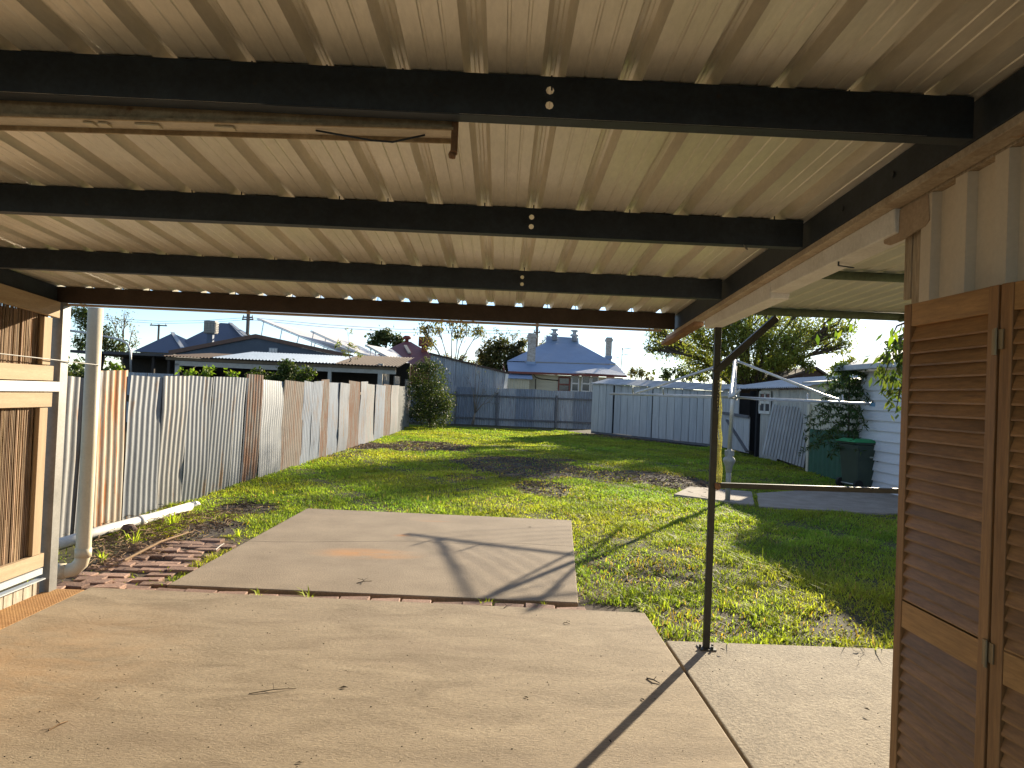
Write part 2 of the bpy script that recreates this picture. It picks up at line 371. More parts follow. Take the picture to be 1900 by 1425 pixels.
def grass(name, specs, label):
    Vs, Cs = [], []
    for s in specs:
        v, c = blades(*s); Vs.append(v); Cs.append(c)
    V = np.concatenate(Vs); C_ = np.concatenate(Cs); n = len(V) // 5; k = np.arange(n)[:, None] * 5
    T = np.concatenate([k + np.array([[0, 1, 2]]), k + np.array([[0, 2, 3]]), k + np.array([[3, 2, 4]])])
    me = np_mesh(name, V, T); ca = me.attributes.new('col', 'FLOAT_COLOR', 'POINT'); ca.data.foreach_set('color', C_.astype(np.float32).ravel())
    return tag(link(name, me, M_grass, smooth=True), label, 'grass', kind='stuff')
grass('lawn_grass', [(120000, -4.4, 5.2, 4.7, 9.4, .022, .062, .009), (130000, -4.4, 7.6, 9.2, 14.5, .022, .06, .012), (2000, 1.1, 4, 4.7, 7.5, .05, .10, .009),
                     (120000, -4.4, 8.3, 14.2, 24, .022, .06, .018), (95000, -4.4, 8.3, 24, 34, .025, .07, .026)], 'short green lawn grass covering the back yard')
# tufts growing from the joint and among the bricks
tv = []
def tuft(x, y, n, h, z):
    out = []
    for _ in range(n):
        a = R.uniform(0, 6.28); L = h * R.uniform(.5, 1.1); le = R.uniform(.3, 1.2); w = .006
        d = Vector((math.cos(a), math.sin(a), 0)); s = Vector((-d.y, d.x, 0)); p0 = Vector((x, y, z)) + d * R.uniform(0, .03)
        out.append([p0 - s * w, p0 + s * w, p0 + d * L * le * .4 + Vector((0, 0, L * .6)) + s * w * .8, p0 + d * L * le * .4 + Vector((0, 0, L * .6)) - s * w * .8, p0 + d * L * le + Vector((0, 0, L * .75))])
    return out
def tufts(name, label, pts, group='weed tufts by the slabs'):
    V = []
    for (x, y, n, h) in pts: V += tuft(x, y, n, h, LZ)
    V = np.array([[tuple(q) for q in b] for b in V]).reshape(-1, 3); n = len(V) // 5; k = np.arange(n)[:, None] * 5
    T = np.concatenate([k + np.array([[0, 1, 2]]), k + np.array([[0, 2, 3]]), k + np.array([[3, 2, 4]])])
    me = np_mesh(name, V, T); ca = me.attributes.new('col', 'FLOAT_COLOR', 'POINT')
    ca.data.foreach_set('color', np.tile(np.array([1.5, 1.35, 1, 1], np.float32), len(V)))
    return tag(link(name, me, M_grass, smooth=True), label, 'weed', group)
for (x, y, n, h, lab) in ((500, 1098, 12, .10, 'leftmost green weed tuft in the brick joint before the slab'), (585, 1102, 14, .12, 'green weed tuft in the middle of the brick joint'),
                          (900, 1108, 16, .10, 'wide grassy tuft in the joint near the outer pad corner'), (1000, 1112, 12, .09, 'small grassy tuft at the right end of the brick joint'),
                          (250, 1008, 14, .2, 'upright green grass clump in front of the white pipe'), (185, 1045, 22, .14, 'flattened green weed beside the downpipe elbow'),
                          (320, 975, 26, .22, 'tall grass clump beside the lying pipe end'), (440, 995, 16, .14, 'grass clump at the left edge of the outer pad')):
    q = G(x, y, LZ)
    if y > 1090: q.y = 5.47
    tufts('weed_tuft', lab, [(q.x + R.uniform(-.03, .03), q.y + R.uniform(-.02, .02), n // 3, h) for _ in range(3)])

# hairline cracks in the pads
M_crack = mat('crack_dirt', (.06, .045, .033), rough=.95)
def crack(pts, z, parent_name):
    P = [G(x, y, z + .0004) for x, y in pts]; Q = []
    for i in range(len(P) - 1):
        for k in range(6): Q.append(P[i].lerp(P[i + 1], k / 6) + Vector((R.uniform(-.008, .008), R.uniform(-.012, .012), 0)))
    Q.append(P[-1]); m = MB()
    for a_, b_ in zip(Q[:-1], Q[1:]): m.bar(a_, b_, R.uniform(.0015, .0035), .001)
    o = m.build('crack', M_crack, None); adopt(o, bpy.data.objects[parent_name]); tag(o, kind='stuff')
crack([(455, 1004), (560, 1006), (690, 1004), (770, 1004), (880, 1010), (960, 1008), (1066, 1014)], -.012, 'outer_slab')
crack([(1600, 1197), (1604, 1212), (1590, 1235)], -.02, 'side_slab')
# ============================================================ CARPORT
M_zinc = mat('zinc_roof', (.88, .84, .74), (.70, .66, .57), scale=3.2, rough=.36, metal=.4, fine=.14, bscale=70, stretch=(1, .25, 1), spec=.4)
M_steel = mat('blue_steel', (.042, .055, .072), (.028, .036, .048), scale=8, rough=.55, metal=.2, fine=.3, rust=.66, rscale=14, rustc=(.05, .03, .02))
M_brownsteel = mat('brown_steel', (.055, .04, .032), (.038, .027, .021), scale=8, rough=.6, fine=.3)
M_galv = mat('galvanised', (.29, .28, .26), (.21, .205, .19), scale=5, rough=.5, metal=.5, fine=.2, rust=.70, rscale=5)
M_rustw = mat('rusty_steel', (.34, .19, .10), (.20, .10, .05), scale=12, rough=.8, fine=.5)
M_cream = mat('cream_pvc', (.66, .58, .42), (.56, .48, .33), scale=2, rough=.45, fine=.12, spec=.4)
M_whitep = mat('white_pvc', (.74, .72, .68), (.60, .57, .52), scale=5, rough=.5, fine=.2)
M_batten = mat('dirty_batten', (.50, .39, .25), (.34, .24, .14), scale=9, rough=.75, fine=.5, bscale=40, rust=.62, rscale=7, rustc=(.12, .06, .03))
M_battin = mat('batten_inside', (.66, .59, .48), (.56, .49, .4), scale=5, rough=.6, fine=.2)
def hb(Y): return 2.147 + .066 * (5.3 - Y)      # underside of the purlins
PH = .115                                        # purlin depth
cp = thing('carport', 'low carport with zinc ribbed roof on dark blue steel purlins', 'carport', (-1, 3, 0))
RX0, RX1 = AY(1028, 140, 1.925).x - 17 * .2143 - .178 - .0, 1.42
def zr(Y): return hb(Y) + PH + .004
# roof sheets: one profile per rib pitch, swept along the fall
PITCH_R = .2143
prof = [(0, 0), (.045, 0), (.048, .003), (.053, .003), (.056, 0), (.095, 0), (.098, .003), (.103, .003), (.106, 0), (.142, 0), (.158, .041), (.168, .042), (.172, .038), (.180, .038), (.184, .042), (.194, .041), (.2105, 0)]
ya, yb = -4.2, 5.37
x = RX0; nsheet = 0
while x < RX1 - .1:
    pr = []
    for k in range(4):
        if x + k * PITCH_R < RX1: pr += [(x + k * PITCH_R + a, b) for a, b in prof]
    pr += [(x + 4 * PITCH_R, 0), (x + 4 * PITCH_R + .012, .0008)]
    m = MB()
    yst = [ya, 0, 2, 3.1, 4.2, yb]
    for Y in yst: m.v += [(a, Y, zr(Y) + b + (.0018 if nsheet % 2 else 0)) for a, b in pr]
    n_ = len(pr)
    for j in range(len(yst) - 1):
        for i in range(n_ - 1): m.f.append((j * n_ + i, j * n_ + i + 1, (j + 1) * n_ + i + 1, (j + 1) * n_ + i))
    m.build('roof_sheet', M_zinc, cp); x += 4 * PITCH_R; nsheet += 1
def hole_web(m, x, Y, zc, r, w, h):
    """a w x h piece of purlin web with a round hole at its centre"""
    o = [(-w, -h), (0, -h), (w, -h), (w, 0), (w, h), (0, h), (-w, h), (-w, 0)]
    i_ = [(r * math.cos(rad(a)), r * math.sin(rad(a))) for a in (225, 270, 315, 0, 45, 90, 135, 180)]
    m.add([(x + a, Y, zc + b) for a, b in o] + [(x + a, Y, zc + b) for a, b in i_], [(k, (k + 1) % 8, 8 + (k + 1) % 8, 8 + k) for k in range(8)])
def purlin(Y, x0, x1, hx, mt, name='purlin'):
    z0 = hb(Y); z1 = z0 + PH - .002; m = MB(); r = .0115
    if hx is not None:
        zc1, zc2 = z0 + PH * .66, z0 + PH * .30; hh = .016
        m.quad((x0, Y, z0), (hx - .02, Y, z0), (hx - .02, Y, z1), (x0, Y, z1)); m.quad((hx + .02, Y, z0), (x1, Y, z0), (x1, Y, z1), (hx + .02, Y, z1))
        a, b = hx - .02, hx + .02
        for zl, zh in ((z0, zc2 - hh), (zc2 + hh, zc1 - hh), (zc1 + hh, z1)): m.quad((a, Y, zl), (b, Y, zl), (b, Y, zh), (a, Y, zh))
        hole_web(m, hx, Y, zc1, r, .02, hh); hole_web(m, hx, Y, zc2, r, .02, hh)
    else: m.box((x0, Y - .002, z0), (x1, Y, z1))
    m.box((x0, Y + .001, z0 - .002), (x1, Y + .055, z0)); m.box((x0, Y + .053, z0 + .001), (x1, Y + .055, z0 + .016))
    m.box((x0, Y - .0, z1), (x1, Y + .055, z1 + .002))
    o = m.build(name, mt, cp)
    return o
for Y, hx in ((1.98, AY(1020, 180, 1.925).x), (3.08, AY(985, 420, 3.08).x), (4.2, AY(968, 530, 4.2).x)):
    purlin(Y - .055, -3.42, 1.285, hx, M_steel)
purlin(.9, -3.42, 1.285, None, M_steel); purlin(-.3, -3.42, 1.285, None, M_steel)
purlin(5.26, -3.42, 1.285, None, M_brownsteel, 'front_beam')
fl = MB().box((-3.42, 5.296, hb(5.3) - .016), (1.2, 5.36, hb(5.3) - .003)).build('front_trim', mat('tan_trim', (.42, .32, .22), (.34, .25, .17), rough=.7), cp)
# roofing screws seen in the ribs
sc = MB()
for Y in (1.98, 3.08, 4.2, 5.3):
    k = 0; x = RX0 + .177
    while x < RX1:
        if R.random() < .62: sc.tube([(x, Y + .006, zr(Y) - .012), (x + R.uniform(-.003, .003), Y + .006, zr(Y) + .03)], .0028, 5)
        x += PITCH_R
tag(sc.build('roof_screws', M_steel, cp), kind='stuff')
# side beam (right), dark web with a weathered capping below
def sbeam(xa, ya_, yb_, zb, zt, th, mt, name):
    m = MB()
    m.hexa([(xa, ya_, hb(ya_) + zb), (xa + th, ya_, hb(ya_) + zb), (xa + th, yb_, hb(yb_) + zb), (xa, yb_, hb(yb_) + zb)],
           [(xa, ya_, hb(ya_) + zt), (xa + th, ya_, hb(ya_) + zt), (xa + th, yb_, hb(yb_) + zt), (xa, yb_, hb(yb_) + zt)])
    return m.build(name, mt, cp, bevel=.003)
sbeam(1.30, -4, 5.36, .0, PH, .05, M_steel, 'side_beam')
M_cap = mat('weathered_cap', (.50, .42, .32), (.36, .28, .2), scale=9, rough=.8, fine=.4, rust=.62, rscale=8, rustc=(.22, .11, .05))
sbeam(1.298, -4, 5.58, -.030, -.003, .065, M_cap, 'capping')
q = MB().hexa([(1.290, 4.75, hb(4.75) - .062), (1.36, 4.75, hb(4.75) - .062), (1.36, 5.72, hb(5.72) - .062), (1.290, 5.72, hb(5.72) - .062)],
              [(1.290, 4.75, hb(4.75) - .032), (1.36, 4.75, hb(4.75) - .032), (1.36, 5.72, hb(5.72) - .032), (1.290, 5.72, hb(5.72) - .032)])
q.build('beam_end', mat('orange_timber', (.30, .18, .10), (.2, .11, .06), scale=9, stretch=(4, 1, 4), rough=.85, fine=.4), cp, bevel=.004)
sbeam(-3.38, -4, 5.25, .0, PH, .05, M_steel, 'side_beam')
for Y in (2.35, 2.7): MB().tube([(1.2985, Y, hb(Y) + .06), (1.294, Y, hb(Y) + .06)], .011, 10).build('bolt', M_steel, cp)
for (px, py) in ((138, 548), (150, 546)):
    p_ = AY(px, py, 5.28); MB().tube([p_, p_ + Vector((0, -.012, 0))], .012, 8).build('bolt', M_galv, cp)
MB().bar(AY(1372, 440, 3.05), AY(1386, 463, 3.02), .014, .004).build('strap', M_galv, cp)
# posts and rainwater pipe
px_ = G(112, 1096).x
PPX = -3.33
MB().box((PPX - .045, 5.26, -.06), (PPX + .045, 5.262, hb(5.3))).box((PPX - .045, 5.262, -.06), (PPX - .042, 5.35, hb(5.3))).box((PPX + .042, 5.262, -.06), (PPX + .045, 5.35, hb(5.3))).build('post', M_galv, cp)
dp = AY(166, 800, 5.72); DX = dp.x
m = MB().tube([(DX, 5.72, 2.16), (DX, 5.72, 1.0), (DX, 5.72, .16), (DX - .012, 5.715, .10), (DX - .05, 5.70, .055), (DX - .11, 5.68, .04), (DX - .30, 5.62, .04)], .056, 20)
pipe = m.build('downpipe', M_cream, cp, smooth=True)
MB().tube([(DX, 5.72, .15), (DX, 5.72, .22)], .061, 20).build('pipe_socket', M_cream, pipe, smooth=True)
MB().tube([(DX - .11, 5.68, .04), (DX - .18, 5.66, .04)], .061, 20).build('pipe_socket', M_cream, pipe, smooth=True)
wz = AX(0, 655, PPX).z
MB().tube([(PPX + .06, 4.3, wz), (PPX + .055, 5.2, wz - .02), (DX + .06, 5.70, wz - .035)], .004, 6).build('tie_wire', M_galv, cp)
# white box gutter hung under the side beam
gut = thing('gutter', 'white box gutter under the right side beam', 'gutter', (1.42, 3.4, 2.2))
gm = MB()
for Y0, Y1 in ((2.42, 3.55), (3.553, 4.7)):
    gm = MB(); z0a, z0b = hb(Y0), hb(Y1)
    gm.hexa([(1.352, Y0, z0a - .115), (1.45, Y0, z0a - .115), (1.45, Y1, z0b - .085), (1.352, Y1, z0b - .085)], [(1.345, Y0, z0a - .0285), (1.46, Y0, z0a - .0285), (1.46, Y1, z0b - .0285), (1.345, Y1, z0b - .0285)])
    gm.build('gutter_length', M_whitep, gut, bevel=.005)
MB().bar((1.362, 2.85, hb(2.85) - .04), (1.366, 2.86, hb(2.85) - .12), .006, .004).bar((1.366, 2.86, hb(2.85) - .12), (1.45, 2.9, hb(2.85) - .118), .006, .004).build('bracket', M_steel, gut)
# old fluorescent batten under the first purlin
bt = thing('light_batten', 'long rusty light batten hung under the nearest purlin', 'light batten', (-1.5, 2.06, 2.3))
BY = 2.0
a = AY(-160, 170, BY); b = AY(843, 206, BY); zt0, zt1 = a.z, b.z
a2 = AY(-160, 210, BY).z; b2 = AY(843, 240, BY).z
def zl(x, z0, z1): return z0 + (z1 - z0) * (x - a.x) / (b.x - a.x)
MB().hexa([(a.x, BY, a2), (b.x, BY, b2), (b.x, BY + .003, b2), (a.x, BY + .003, a2)], [(a.x, BY, zt0), (b.x, BY, zt1), (b.x, BY + .003, zt1), (a.x, BY + .003, zt0)]).build('front_face', M_batten, bt)
MB().bar((a.x, BY - .004, a2), (b.x, BY - .004, b2), .008, .008).build('lower_lip', M_batten, bt)
MB().hexa([(a.x, BY + .004, a2 - .002), (b.x - .01, BY + .004, b2 - .002), (b.x - .01, BY + .085, b2 + .004), (a.x, BY + .085, a2 + .004)], [(a.x, BY + .004, a2 + .001), (b.x - .01, BY + .004, b2 + .001), (b.x - .01, BY + .085, b2 + .007), (a.x, BY + .085, a2 + .007)]).build('tray', M_battin, bt)
MB().bar((a.x, BY + .088, a2 - .002), (b.x - .01, BY + .088, b2 - .002), .006, .016).build('back_lip', M_batten, bt)
e0 = AY(846, 290, BY).z
MB().box((b.x - .006, BY - .006, e0 + .012), (b.x + .012, BY + .03, zt1 + .004)).build('end_plate', M_rustw, bt, bevel=.003)
MB().ball((b.x, BY + .008, e0 + .008), .012, 8, .25).build('plate_foot', M_rustw, bt)
for (x0, x1) in ((160, 178), (187, 204), (255, 298), (402, 436)):
    u, v = AY(x0, 212 + x0 * .035, BY + .03), AY(x1, 212 + x1 * .035, BY + .03)
    MB().box((u.x, BY + .015, zl(u.x, a2, b2) - .008), (v.x, BY + .045, zl(v.x, a2, b2) - .003)).build('tube_clip', M_cream, bt)
u, v = AY(590, 229, BY + .05), AY(790, 236, BY + .05)
MB().tube([(u.x, BY + .03, zl(u.x, a2, b2) - .004), ((u.x + v.x) / 2, BY + .05, zl(u.x, a2, b2) - .018), ((u.x * .3 + v.x * .7), BY + .05, zl(u.x, a2, b2) - .02), (v.x, BY + .04, zl(v.x, a2, b2) - .004)], .003, 6).build('cable', M_steel, bt, smooth=True)

# ============================================================ REED SCREEN on the left
M_reed = mat('reed', (.36, .255, .16), (.23, .155, .09), scale=30, rough=.8, stretch=(1, 1, .08), fine=.5, attr=('col', 'mul'))
M_pine = mat('pine_timber', (.47, .36, .23), (.38, .275, .17), scale=4, rough=.8, stretch=(6, .5, 6), fine=.3, rust=.72, rscale=6, rustc=(.14, .08, .04))
M_pine_v = mat('pine_timber_upright', (.44, .32, .19), (.35, .24, .14), scale=4, rough=.75, stretch=(6, 6, .5), fine=.25)
M_wash = mat('whitewashed_paling', (.55, .50, .40), (.3, .26, .2), scale=7, rough=.85, stretch=(3, 3, .6), fine=.4)
rs_ = thing('reed_screen', 'brown reed screen in a pale timber frame left of the slab', 'screen', (PPX, 4.3, 0))
zz = lambda y, x=50: AX(x, y, PPX + .03).z
Vr, Cr, Tr = [], [], []
y = 2.3; k = 0
while y < 5.17:
    h0, h1 = .22, 2.07; xx = PPX - .012 + R.uniform(-.008, .008); ang = R.uniform(-.02, .02); r_ = R.uniform(.0022, .0045); br = R.uniform(.5, 1.5)
    for zz_, yo in ((h0, 0), (1.1, ang * .4 + R.uniform(-.006, .006)), (h1, ang)):
        for q_ in range(3):
            aa = q_ * 2.094 + .5; Vr.append((xx + r_ * math.cos(aa), y + yo + r_ * math.sin(aa), zz_)); Cr.append((br, br * R.uniform(.9, 1.05), br, 1))
    for s_ in range(2):
        for q_ in range(3): i0 = k + s_ * 3 + q_; i1 = k + s_ * 3 + (q_ + 1) % 3; Tr.append((i0, i1, i1 + 3, i0 + 3))
    k += 9; y += R.uniform(.003, .0058)
me = np_mesh('reed_mat', np.array(Vr), np.array(Tr)); ca = me.attributes.new('col', 'FLOAT_COLOR', 'POINT'); ca.data.foreach_set('color', np.array(Cr, np.float32).ravel())
tag(link('reed_mat', me, M_reed, rs_, smooth=True), kind='stuff')
MB().box((PPX - .035, 2.3, .15), (PPX - .03, 5.2, 2.05)).build('backing', mat('reed_back', (.15, .095, .055), rough=.9), rs_)
def rail(y0, y1, name, mt, xo=.0, th=.035, ye=5.2):
    za, zb_ = zz(y1), zz(y0); MB().box((PPX + xo, 2.3, za), (PPX + xo + th, ye, zb_)).build(name, mt, rs_, bevel=.003)
rail(676, 705, 'timber_rail', M_pine); rail(728, 756, 'timber_rail', M_pine)
rail(707, 726, 'steel_rail', M_whitep, .012, .04, 5.255)
MB().hexa([(PPX, 2.3, hb(2.3) - .12), (PPX + .035, 2.3, hb(2.3) - .12), (PPX + .035, 5.24, hb(5.24) - .125), (PPX, 5.24, hb(5.24) - .125)], [(PPX, 2.3, hb(2.3) - .005), (PPX + .035, 2.3, hb(2.3) - .005), (PPX + .035, 5.24, hb(5.24) - .005), (PPX, 5.24, hb(5.24) - .005)]).build('timber_rail', M_pine, rs_, bevel=.003)
zb0 = AX(50, 1090, PPX + .03).z; zb1 = AX(50, 1060, PPX + .03).z
MB().box((PPX, 2.3, .20), (PPX + .035, 5.2, .30)).build('timber_rail', M_pine, rs_, bevel=.003)
for z0, z1 in ((.302, zz(757) - .002), (zz(675) + .002, hb(5.3) - .127)):
    MB().box((PPX + .001, 5.07, z0), (PPX + .033, 5.16, z1)).build('timber_upright', M_pine_v, rs_, bevel=.003)
MB().box((PPX + .002, 2.3, .145), (PPX + .03, 5.2, .19)).box((PPX + .03, 2.3, .11), (PPX + .055, 5.2, .118)).box((PPX - .01, 2.3, .105), (PPX + .03, 5.2, .112)).build('steel_angle', mat('pale_galv', (.56, .60, .62), (.45, .48, .5), rough=.45, metal=.4, rust=.7), rs_)
y = 2.35
while y < 5.2:
    w_ = R.uniform(.07, .1); MB().box((PPX - .02 + R.uniform(-.006, .006), y, -.06), (PPX, min(y + w_, 5.22), .10)).build('paling', M_wash, rs_, bevel=.002); y += w_ + R.uniform(.006, .02)
# ============================================================ HOUSE WALL AND LOUVRE DOORS on the right
M_clad = mat('cream_cladding', (.64, .55, .43), (.57, .48, .37), scale=3, rough=.5, fine=.1, rust=.76, rscale=11, rustc=(.2, .12, .07))
M_stud = mat('rough_sawn', (.50, .40, .29), (.36, .28, .19), scale=10, rough=.9, stretch=(4, 4, .4), fine=.5, bump=.5, bscale=30)
hw = thing('house_wall', 'cream ribbed metal house wall above the louvre doors', 'wall', (1.4, 1, 0))
WX = 1.395; yE = AX(1722, 500, WX).y
m = MB(); pts = []; y = yE; k = 0
while y > -3.5:
    for dy, dx in ((0, -.028), (.055, -.028), (.062, 0), (.165, 0), (.172, -.028)): pts.append((WX + dx, y - dy))
    y -= .172
m.v = [(a, b, 0.0) for a, b in pts] + [(a, b, hb(b) - .035) for a, b in pts]; n_ = len(pts)
m.f = [(i, i + 1, n_ + i + 1, n_ + i) for i in range(n_ - 1)]
m.build('cladding', M_clad, hw)
yS = AX(1690, 500, WX).y
MB().box((WX + .004, yE + .002, 0), (WX + .05, yS, hb(yS) - .05)).build('timber_stud', M_stud, hw, bevel=.003)
MB().box((WX + .002, yS + .003, 1.99), (WX + .02, yS + .045, hb(yS) - .05)).build('timber_offcut', M_stud, hw, bevel=.003)
t0, t1 = AX(1640, 425, WX - .03), AX(1725, 380, WX - .03)
pt = [AX(x, y, WX - .031) for x, y in ((1637, 408), (1722, 360), (1724, 408), (1716, 420), (1700, 428), (1672, 446), (1650, 455), (1640, 452))]
MB().prism(pt, (.006, 0, 0)).build('torn_lining', mat('torn_lining', (.46, .35, .25), (.38, .28, .19), rough=.9, fine=.3), hw)
MB().hexa([(1.368, -3.5, hb(-3.5) - .034), (1.47, -3.5, hb(-3.5) - .034), (1.47, 2.445, hb(2.445) - .034), (1.368, 2.445, hb(2.445) - .034)], [(1.368, -3.5, hb(-3.5) + .1), (1.47, -3.5, hb(-3.5) + .1), (1.47, 2.445, hb(2.445) + .1), (1.368, 2.445, hb(2.445) + .1)]).build('wall_plate', M_stud, hw)
MB().box((WX + .06, -3.5, 0), (4.6, yS - .02, 2.5)).build('house_shade_block', mat('house_shade_block', (.4, .34, .27), rough=.9), hw)  # unseen house volume behind the cladding, added to keep the side cover shaded

M_merb = mat('orange_timber_door', (.34, .17, .06), (.235, .11, .038), scale=7, rough=.5, stretch=(5, 5, .4), fine=.45, bscale=25, spec=.4)
M_slat = mat('orange_timber_slat', (.32, .16, .058), (.21, .10, .036), scale=7, rough=.45, stretch=(5, .6, 5), fine=.45, bscale=25, spec=.4, rand=.2)
M_rail = mat('orange_timber_rail', (.43, .225, .075), (.31, .155, .05), scale=7, rough=.45, stretch=(5, .5, 5), fine=.4, bscale=25, spec=.4)
M_brass = mat('worn_brass', (.34, .26, .15), (.22, .16, .09), rough=.5, metal=.5)
door = thing('louvre_door', 'folded orange timber louvre door leaves leaning at the right wall', 'door', (1.27, 1.6, 0))
DXX = 1.27
def leaf(y_far, y_near, x_far, x_near, lab):
    """one louvred leaf between two stiles; far end first"""
    A, B = Vector((x_far, y_far, 0)), Vector((x_near, y_near, 0)); d = (B - A); Wd = d.length; d /= Wd; nrm = Vector((d.y, -d.x, 0)); nrm = nrm if nrm.x < 0 else -nrm
    T = .028
    def P(s, o, z): q = A + d * s + nrm * o; return (q.x, q.y, z)
    def bx(s0, s1, o0, o1, z0, z1, name, mt, par, bev=.002):
        return MB().hexa([P(s0, o0, z0), P(s1, o0, z0), P(s1, o1, z0), P(s0, o1, z0)], [P(s0, o0, z1), P(s1, o0, z1), P(s1, o1, z1), P(s0, o1, z1)]).build(name, mt, par, bevel=bev)
    fr = bx(0, .036, 0, T, .02, 1.93, 'door_leaf', M_merb, door)
    bx(Wd - .036, Wd, 0, T, .02, 1.93, 'stile', M_merb, fr)
    for z0, z1 in ((1.86, 1.93), (.945, 1.035), (.02, .16)): bx(.0365, Wd - .0365, .002, T - .002, z0, z1, 'rail', M_rail, fr)
    s0, s1 = .037, Wd - .037
    q = MB().hexa([P(s0, -.006, -.020), P(s1, -.006, -.020), P(s1, 0, -.021), P(s0, 0, -.021)], [P(s0, .030 - .006, .020), P(s1, .030 - .006, .020), P(s1, .030, .019), P(s0, .030, .019)])
    # slat: low edge towards the viewer, high edge at the back
    q = MB(); lo, hi = (T - .002, -.0265), (.006, .0265); th = .003
    q.hexa([P(s0, lo[0], lo[1] - th), P(s1, lo[0], lo[1] - th), P(s1, hi[0], hi[1] - th), P(s0, hi[0], hi[1] - th)], [P(s0, lo[0], lo[1] + th), P(s1, lo[0], lo[1] + th), P(s1, hi[0], hi[1] + th), P(s0, hi[0], hi[1] + th)])
    sm = q.build('slat', M_slat, fr, bevel=.0015); first = True
    for z0, z1 in ((1.035, 1.86), (.16, .945)):
        n = int((z1 - z0) / .0365)
        for i in range(n):
            z = z0 + (i + .5) * (z1 - z0) / n
            if first: o = sm; first = False
            else:
                o = sm.copy(); COL.objects.link(o)
            o.location = (0, 0, z); adopt(o, fr)
    return fr, P
yf = AX(1690, 700, DXX).y; yn = AX(1868, 700, DXX).y
f1, P1 = leaf(yf, yn, DXX, DXX, 1)
f2, P2 = leaf(yn - .006, yn - .45, DXX, DXX + .06, 2)
for z in (AX(1866, 632, DXX - .03).z, AX(1838, 1216, DXX - .03).z):
    h = MB().box((DXX - .0315, yn + .002, z - .032), (DXX - .0285, yn + .014, z + .032)).build('hinge', M_brass, door)
    MB().box((DXX - .0305, yn - .024, z - .02), (DXX - .0275, yn - .008, z + .03)).build('hinge_leaf', M_brass, h)
    MB().tube([(DXX - .034, yn - .003, z - .034), (DXX - .034, yn - .003, z + .034)], .0045, 8).build('hinge_pin', M_brass, h)

# ============================================================ SIDE COVER with its steel post
M_dark = mat('dark_green_steel', (.035, .038, .028), (.025, .022, .016), scale=12, rough=.5, fine=.3, rust=.62, rscale=9, rustc=(.07, .035, .018))
M_green = mat('green_pole', (.10, .14, .085), (.07, .09, .055), scale=9, rough=.7, fine=.4, rust=.66, rscale=7, rustc=(.1, .06, .035))
M_vsheet = mat('cover_sheet', (.60, .60, .50), (.52, .52, .43), scale=3, rough=.45, metal=.3, fine=.12)
VY = 4.6
sv = thing('side_cover', 'flat sheet cover with green pipe rails beside the carport', 'patio cover', (3, 3.5, 0))
zf = AY(1540, 584, VY).z + .03; zn = zf + .07
for k in range(4):
    x0 = 1.475 + k * .78; m = MB(); pr = []
    for j in range(8):
        u = x0 + j * .0975
        pr += [(u, 0), (u + .06, 0), (u + .066, .007), (u + .088, .007), (u + .094, 0)]
    for Y, z in ((2.2, zn), (4.72, zf)): m.v += [(a, Y, z + b + .002 * (k % 2)) for a, b in pr]
    n_ = len(pr); m.f = [(i, i + 1, n_ + i + 1, n_ + i) for i in range(n_ - 1)]
    m.build('cover_sheet', M_vsheet, sv)
xr = 4.5
MB().tube([(1.47, VY, zf - .028), (xr, VY, zf - .02)], .026, 12).build('front_rail', M_green, sv, smooth=True)
pm = AY(1580, 532, 3.42); MB().tube([(1.47, 3.42, zf + .012 - .004), (xr, 3.42, zf + .008)], .022, 12).build('middle_rail', M_green, sv, smooth=True)
MB().tube([(2.62, 4.6, zf - .04), (2.72, 2.3, zf + .025)], .02, 10).build('cross_rail', M_green, sv, smooth=True)
MB().tube([(2.10, 3.40, zf + .012), (2.12, 3.40, zf - .03), (2.14, 3.39, zf - .045), (2.17, 3.40, zf - .03)], .003, 5).tube([(2.11, 3.40, zf - .02), (2.09, 3.38, zf - .05)], .003, 5).build('wire_tie', M_dark, sv)
pb_ = G(1310, 1203, -.02); PX, PY = pb_.x, pb_.y
VYp = PY
ps = MB().box((PX - .021, PY - .017, -.02), (PX + .021, PY + .017, zf - .02)).build('post', M_dark, sv, bevel=.004)
MB().box((PX - .05, PY - .05, -.0195), (PX + .055, PY + .05, -.012)).build('base_plate', M_dark, ps)
for dx, dy in ((-.04, 0), (.044, .01), (.03, -.036)): MB().tube([(PX + dx, PY + dy, -.012), (PX + dx, PY + dy, .006)], .008, 6).build('anchor_bolt', M_dark, ps)
b0 = AY(1325, 692, PY); b1 = AY(1440, 590, PY)
MB().bar(b0, b1, .045, .045).build('brace', M_dark, sv, bevel=.004)
r0_ = AY(1325, 900, PY); r1_ = AY(1668, 911, PY); r2_ = r0_ + (r1_ - r0_) * 1.6
MB().bar(r0_, r2_, .034, .034).build('lower_rail', M_dark, sv, bevel=.003)
MB().ball(AY(1331, 902, PY - .02), .022, 8, .3).build('rusty_joint', M_rustw, sv)
# chain hanging beside the post
M_chain = mat('pale_chain', (.74, .70, .48), (.55, .50, .30), scale=40, rough=.4, trans=.5, fine=.4)
ch = MB(); c0 = AY(1329, 705, PY); c1 = AY(1330, 902, PY)
for st, (ox, wd) in enumerate(((.002, .011), (.026, .010))):
    n = 62
    for i in range(n):
        t = i / n; c = c0.lerp(c1, t) + Vector((ox + .004 * math.sin(i * .35 + st * 2), -.008 + st * .012, 0)); a = (i % 2) * 1.57 + .5
        ring = [c + Vector((math.cos(a) * wd * math.cos(q * 1.0472), math.sin(a) * wd * math.cos(q * 1.0472), .0135 * math.sin(q * 1.0472))) for q in range(7)]
        ch.tube(ring, .0034, 4, cap=False)
tag(ch.build('chain', M_chain), 'pale yellow doubled chain hanging down the dark post', 'chain')

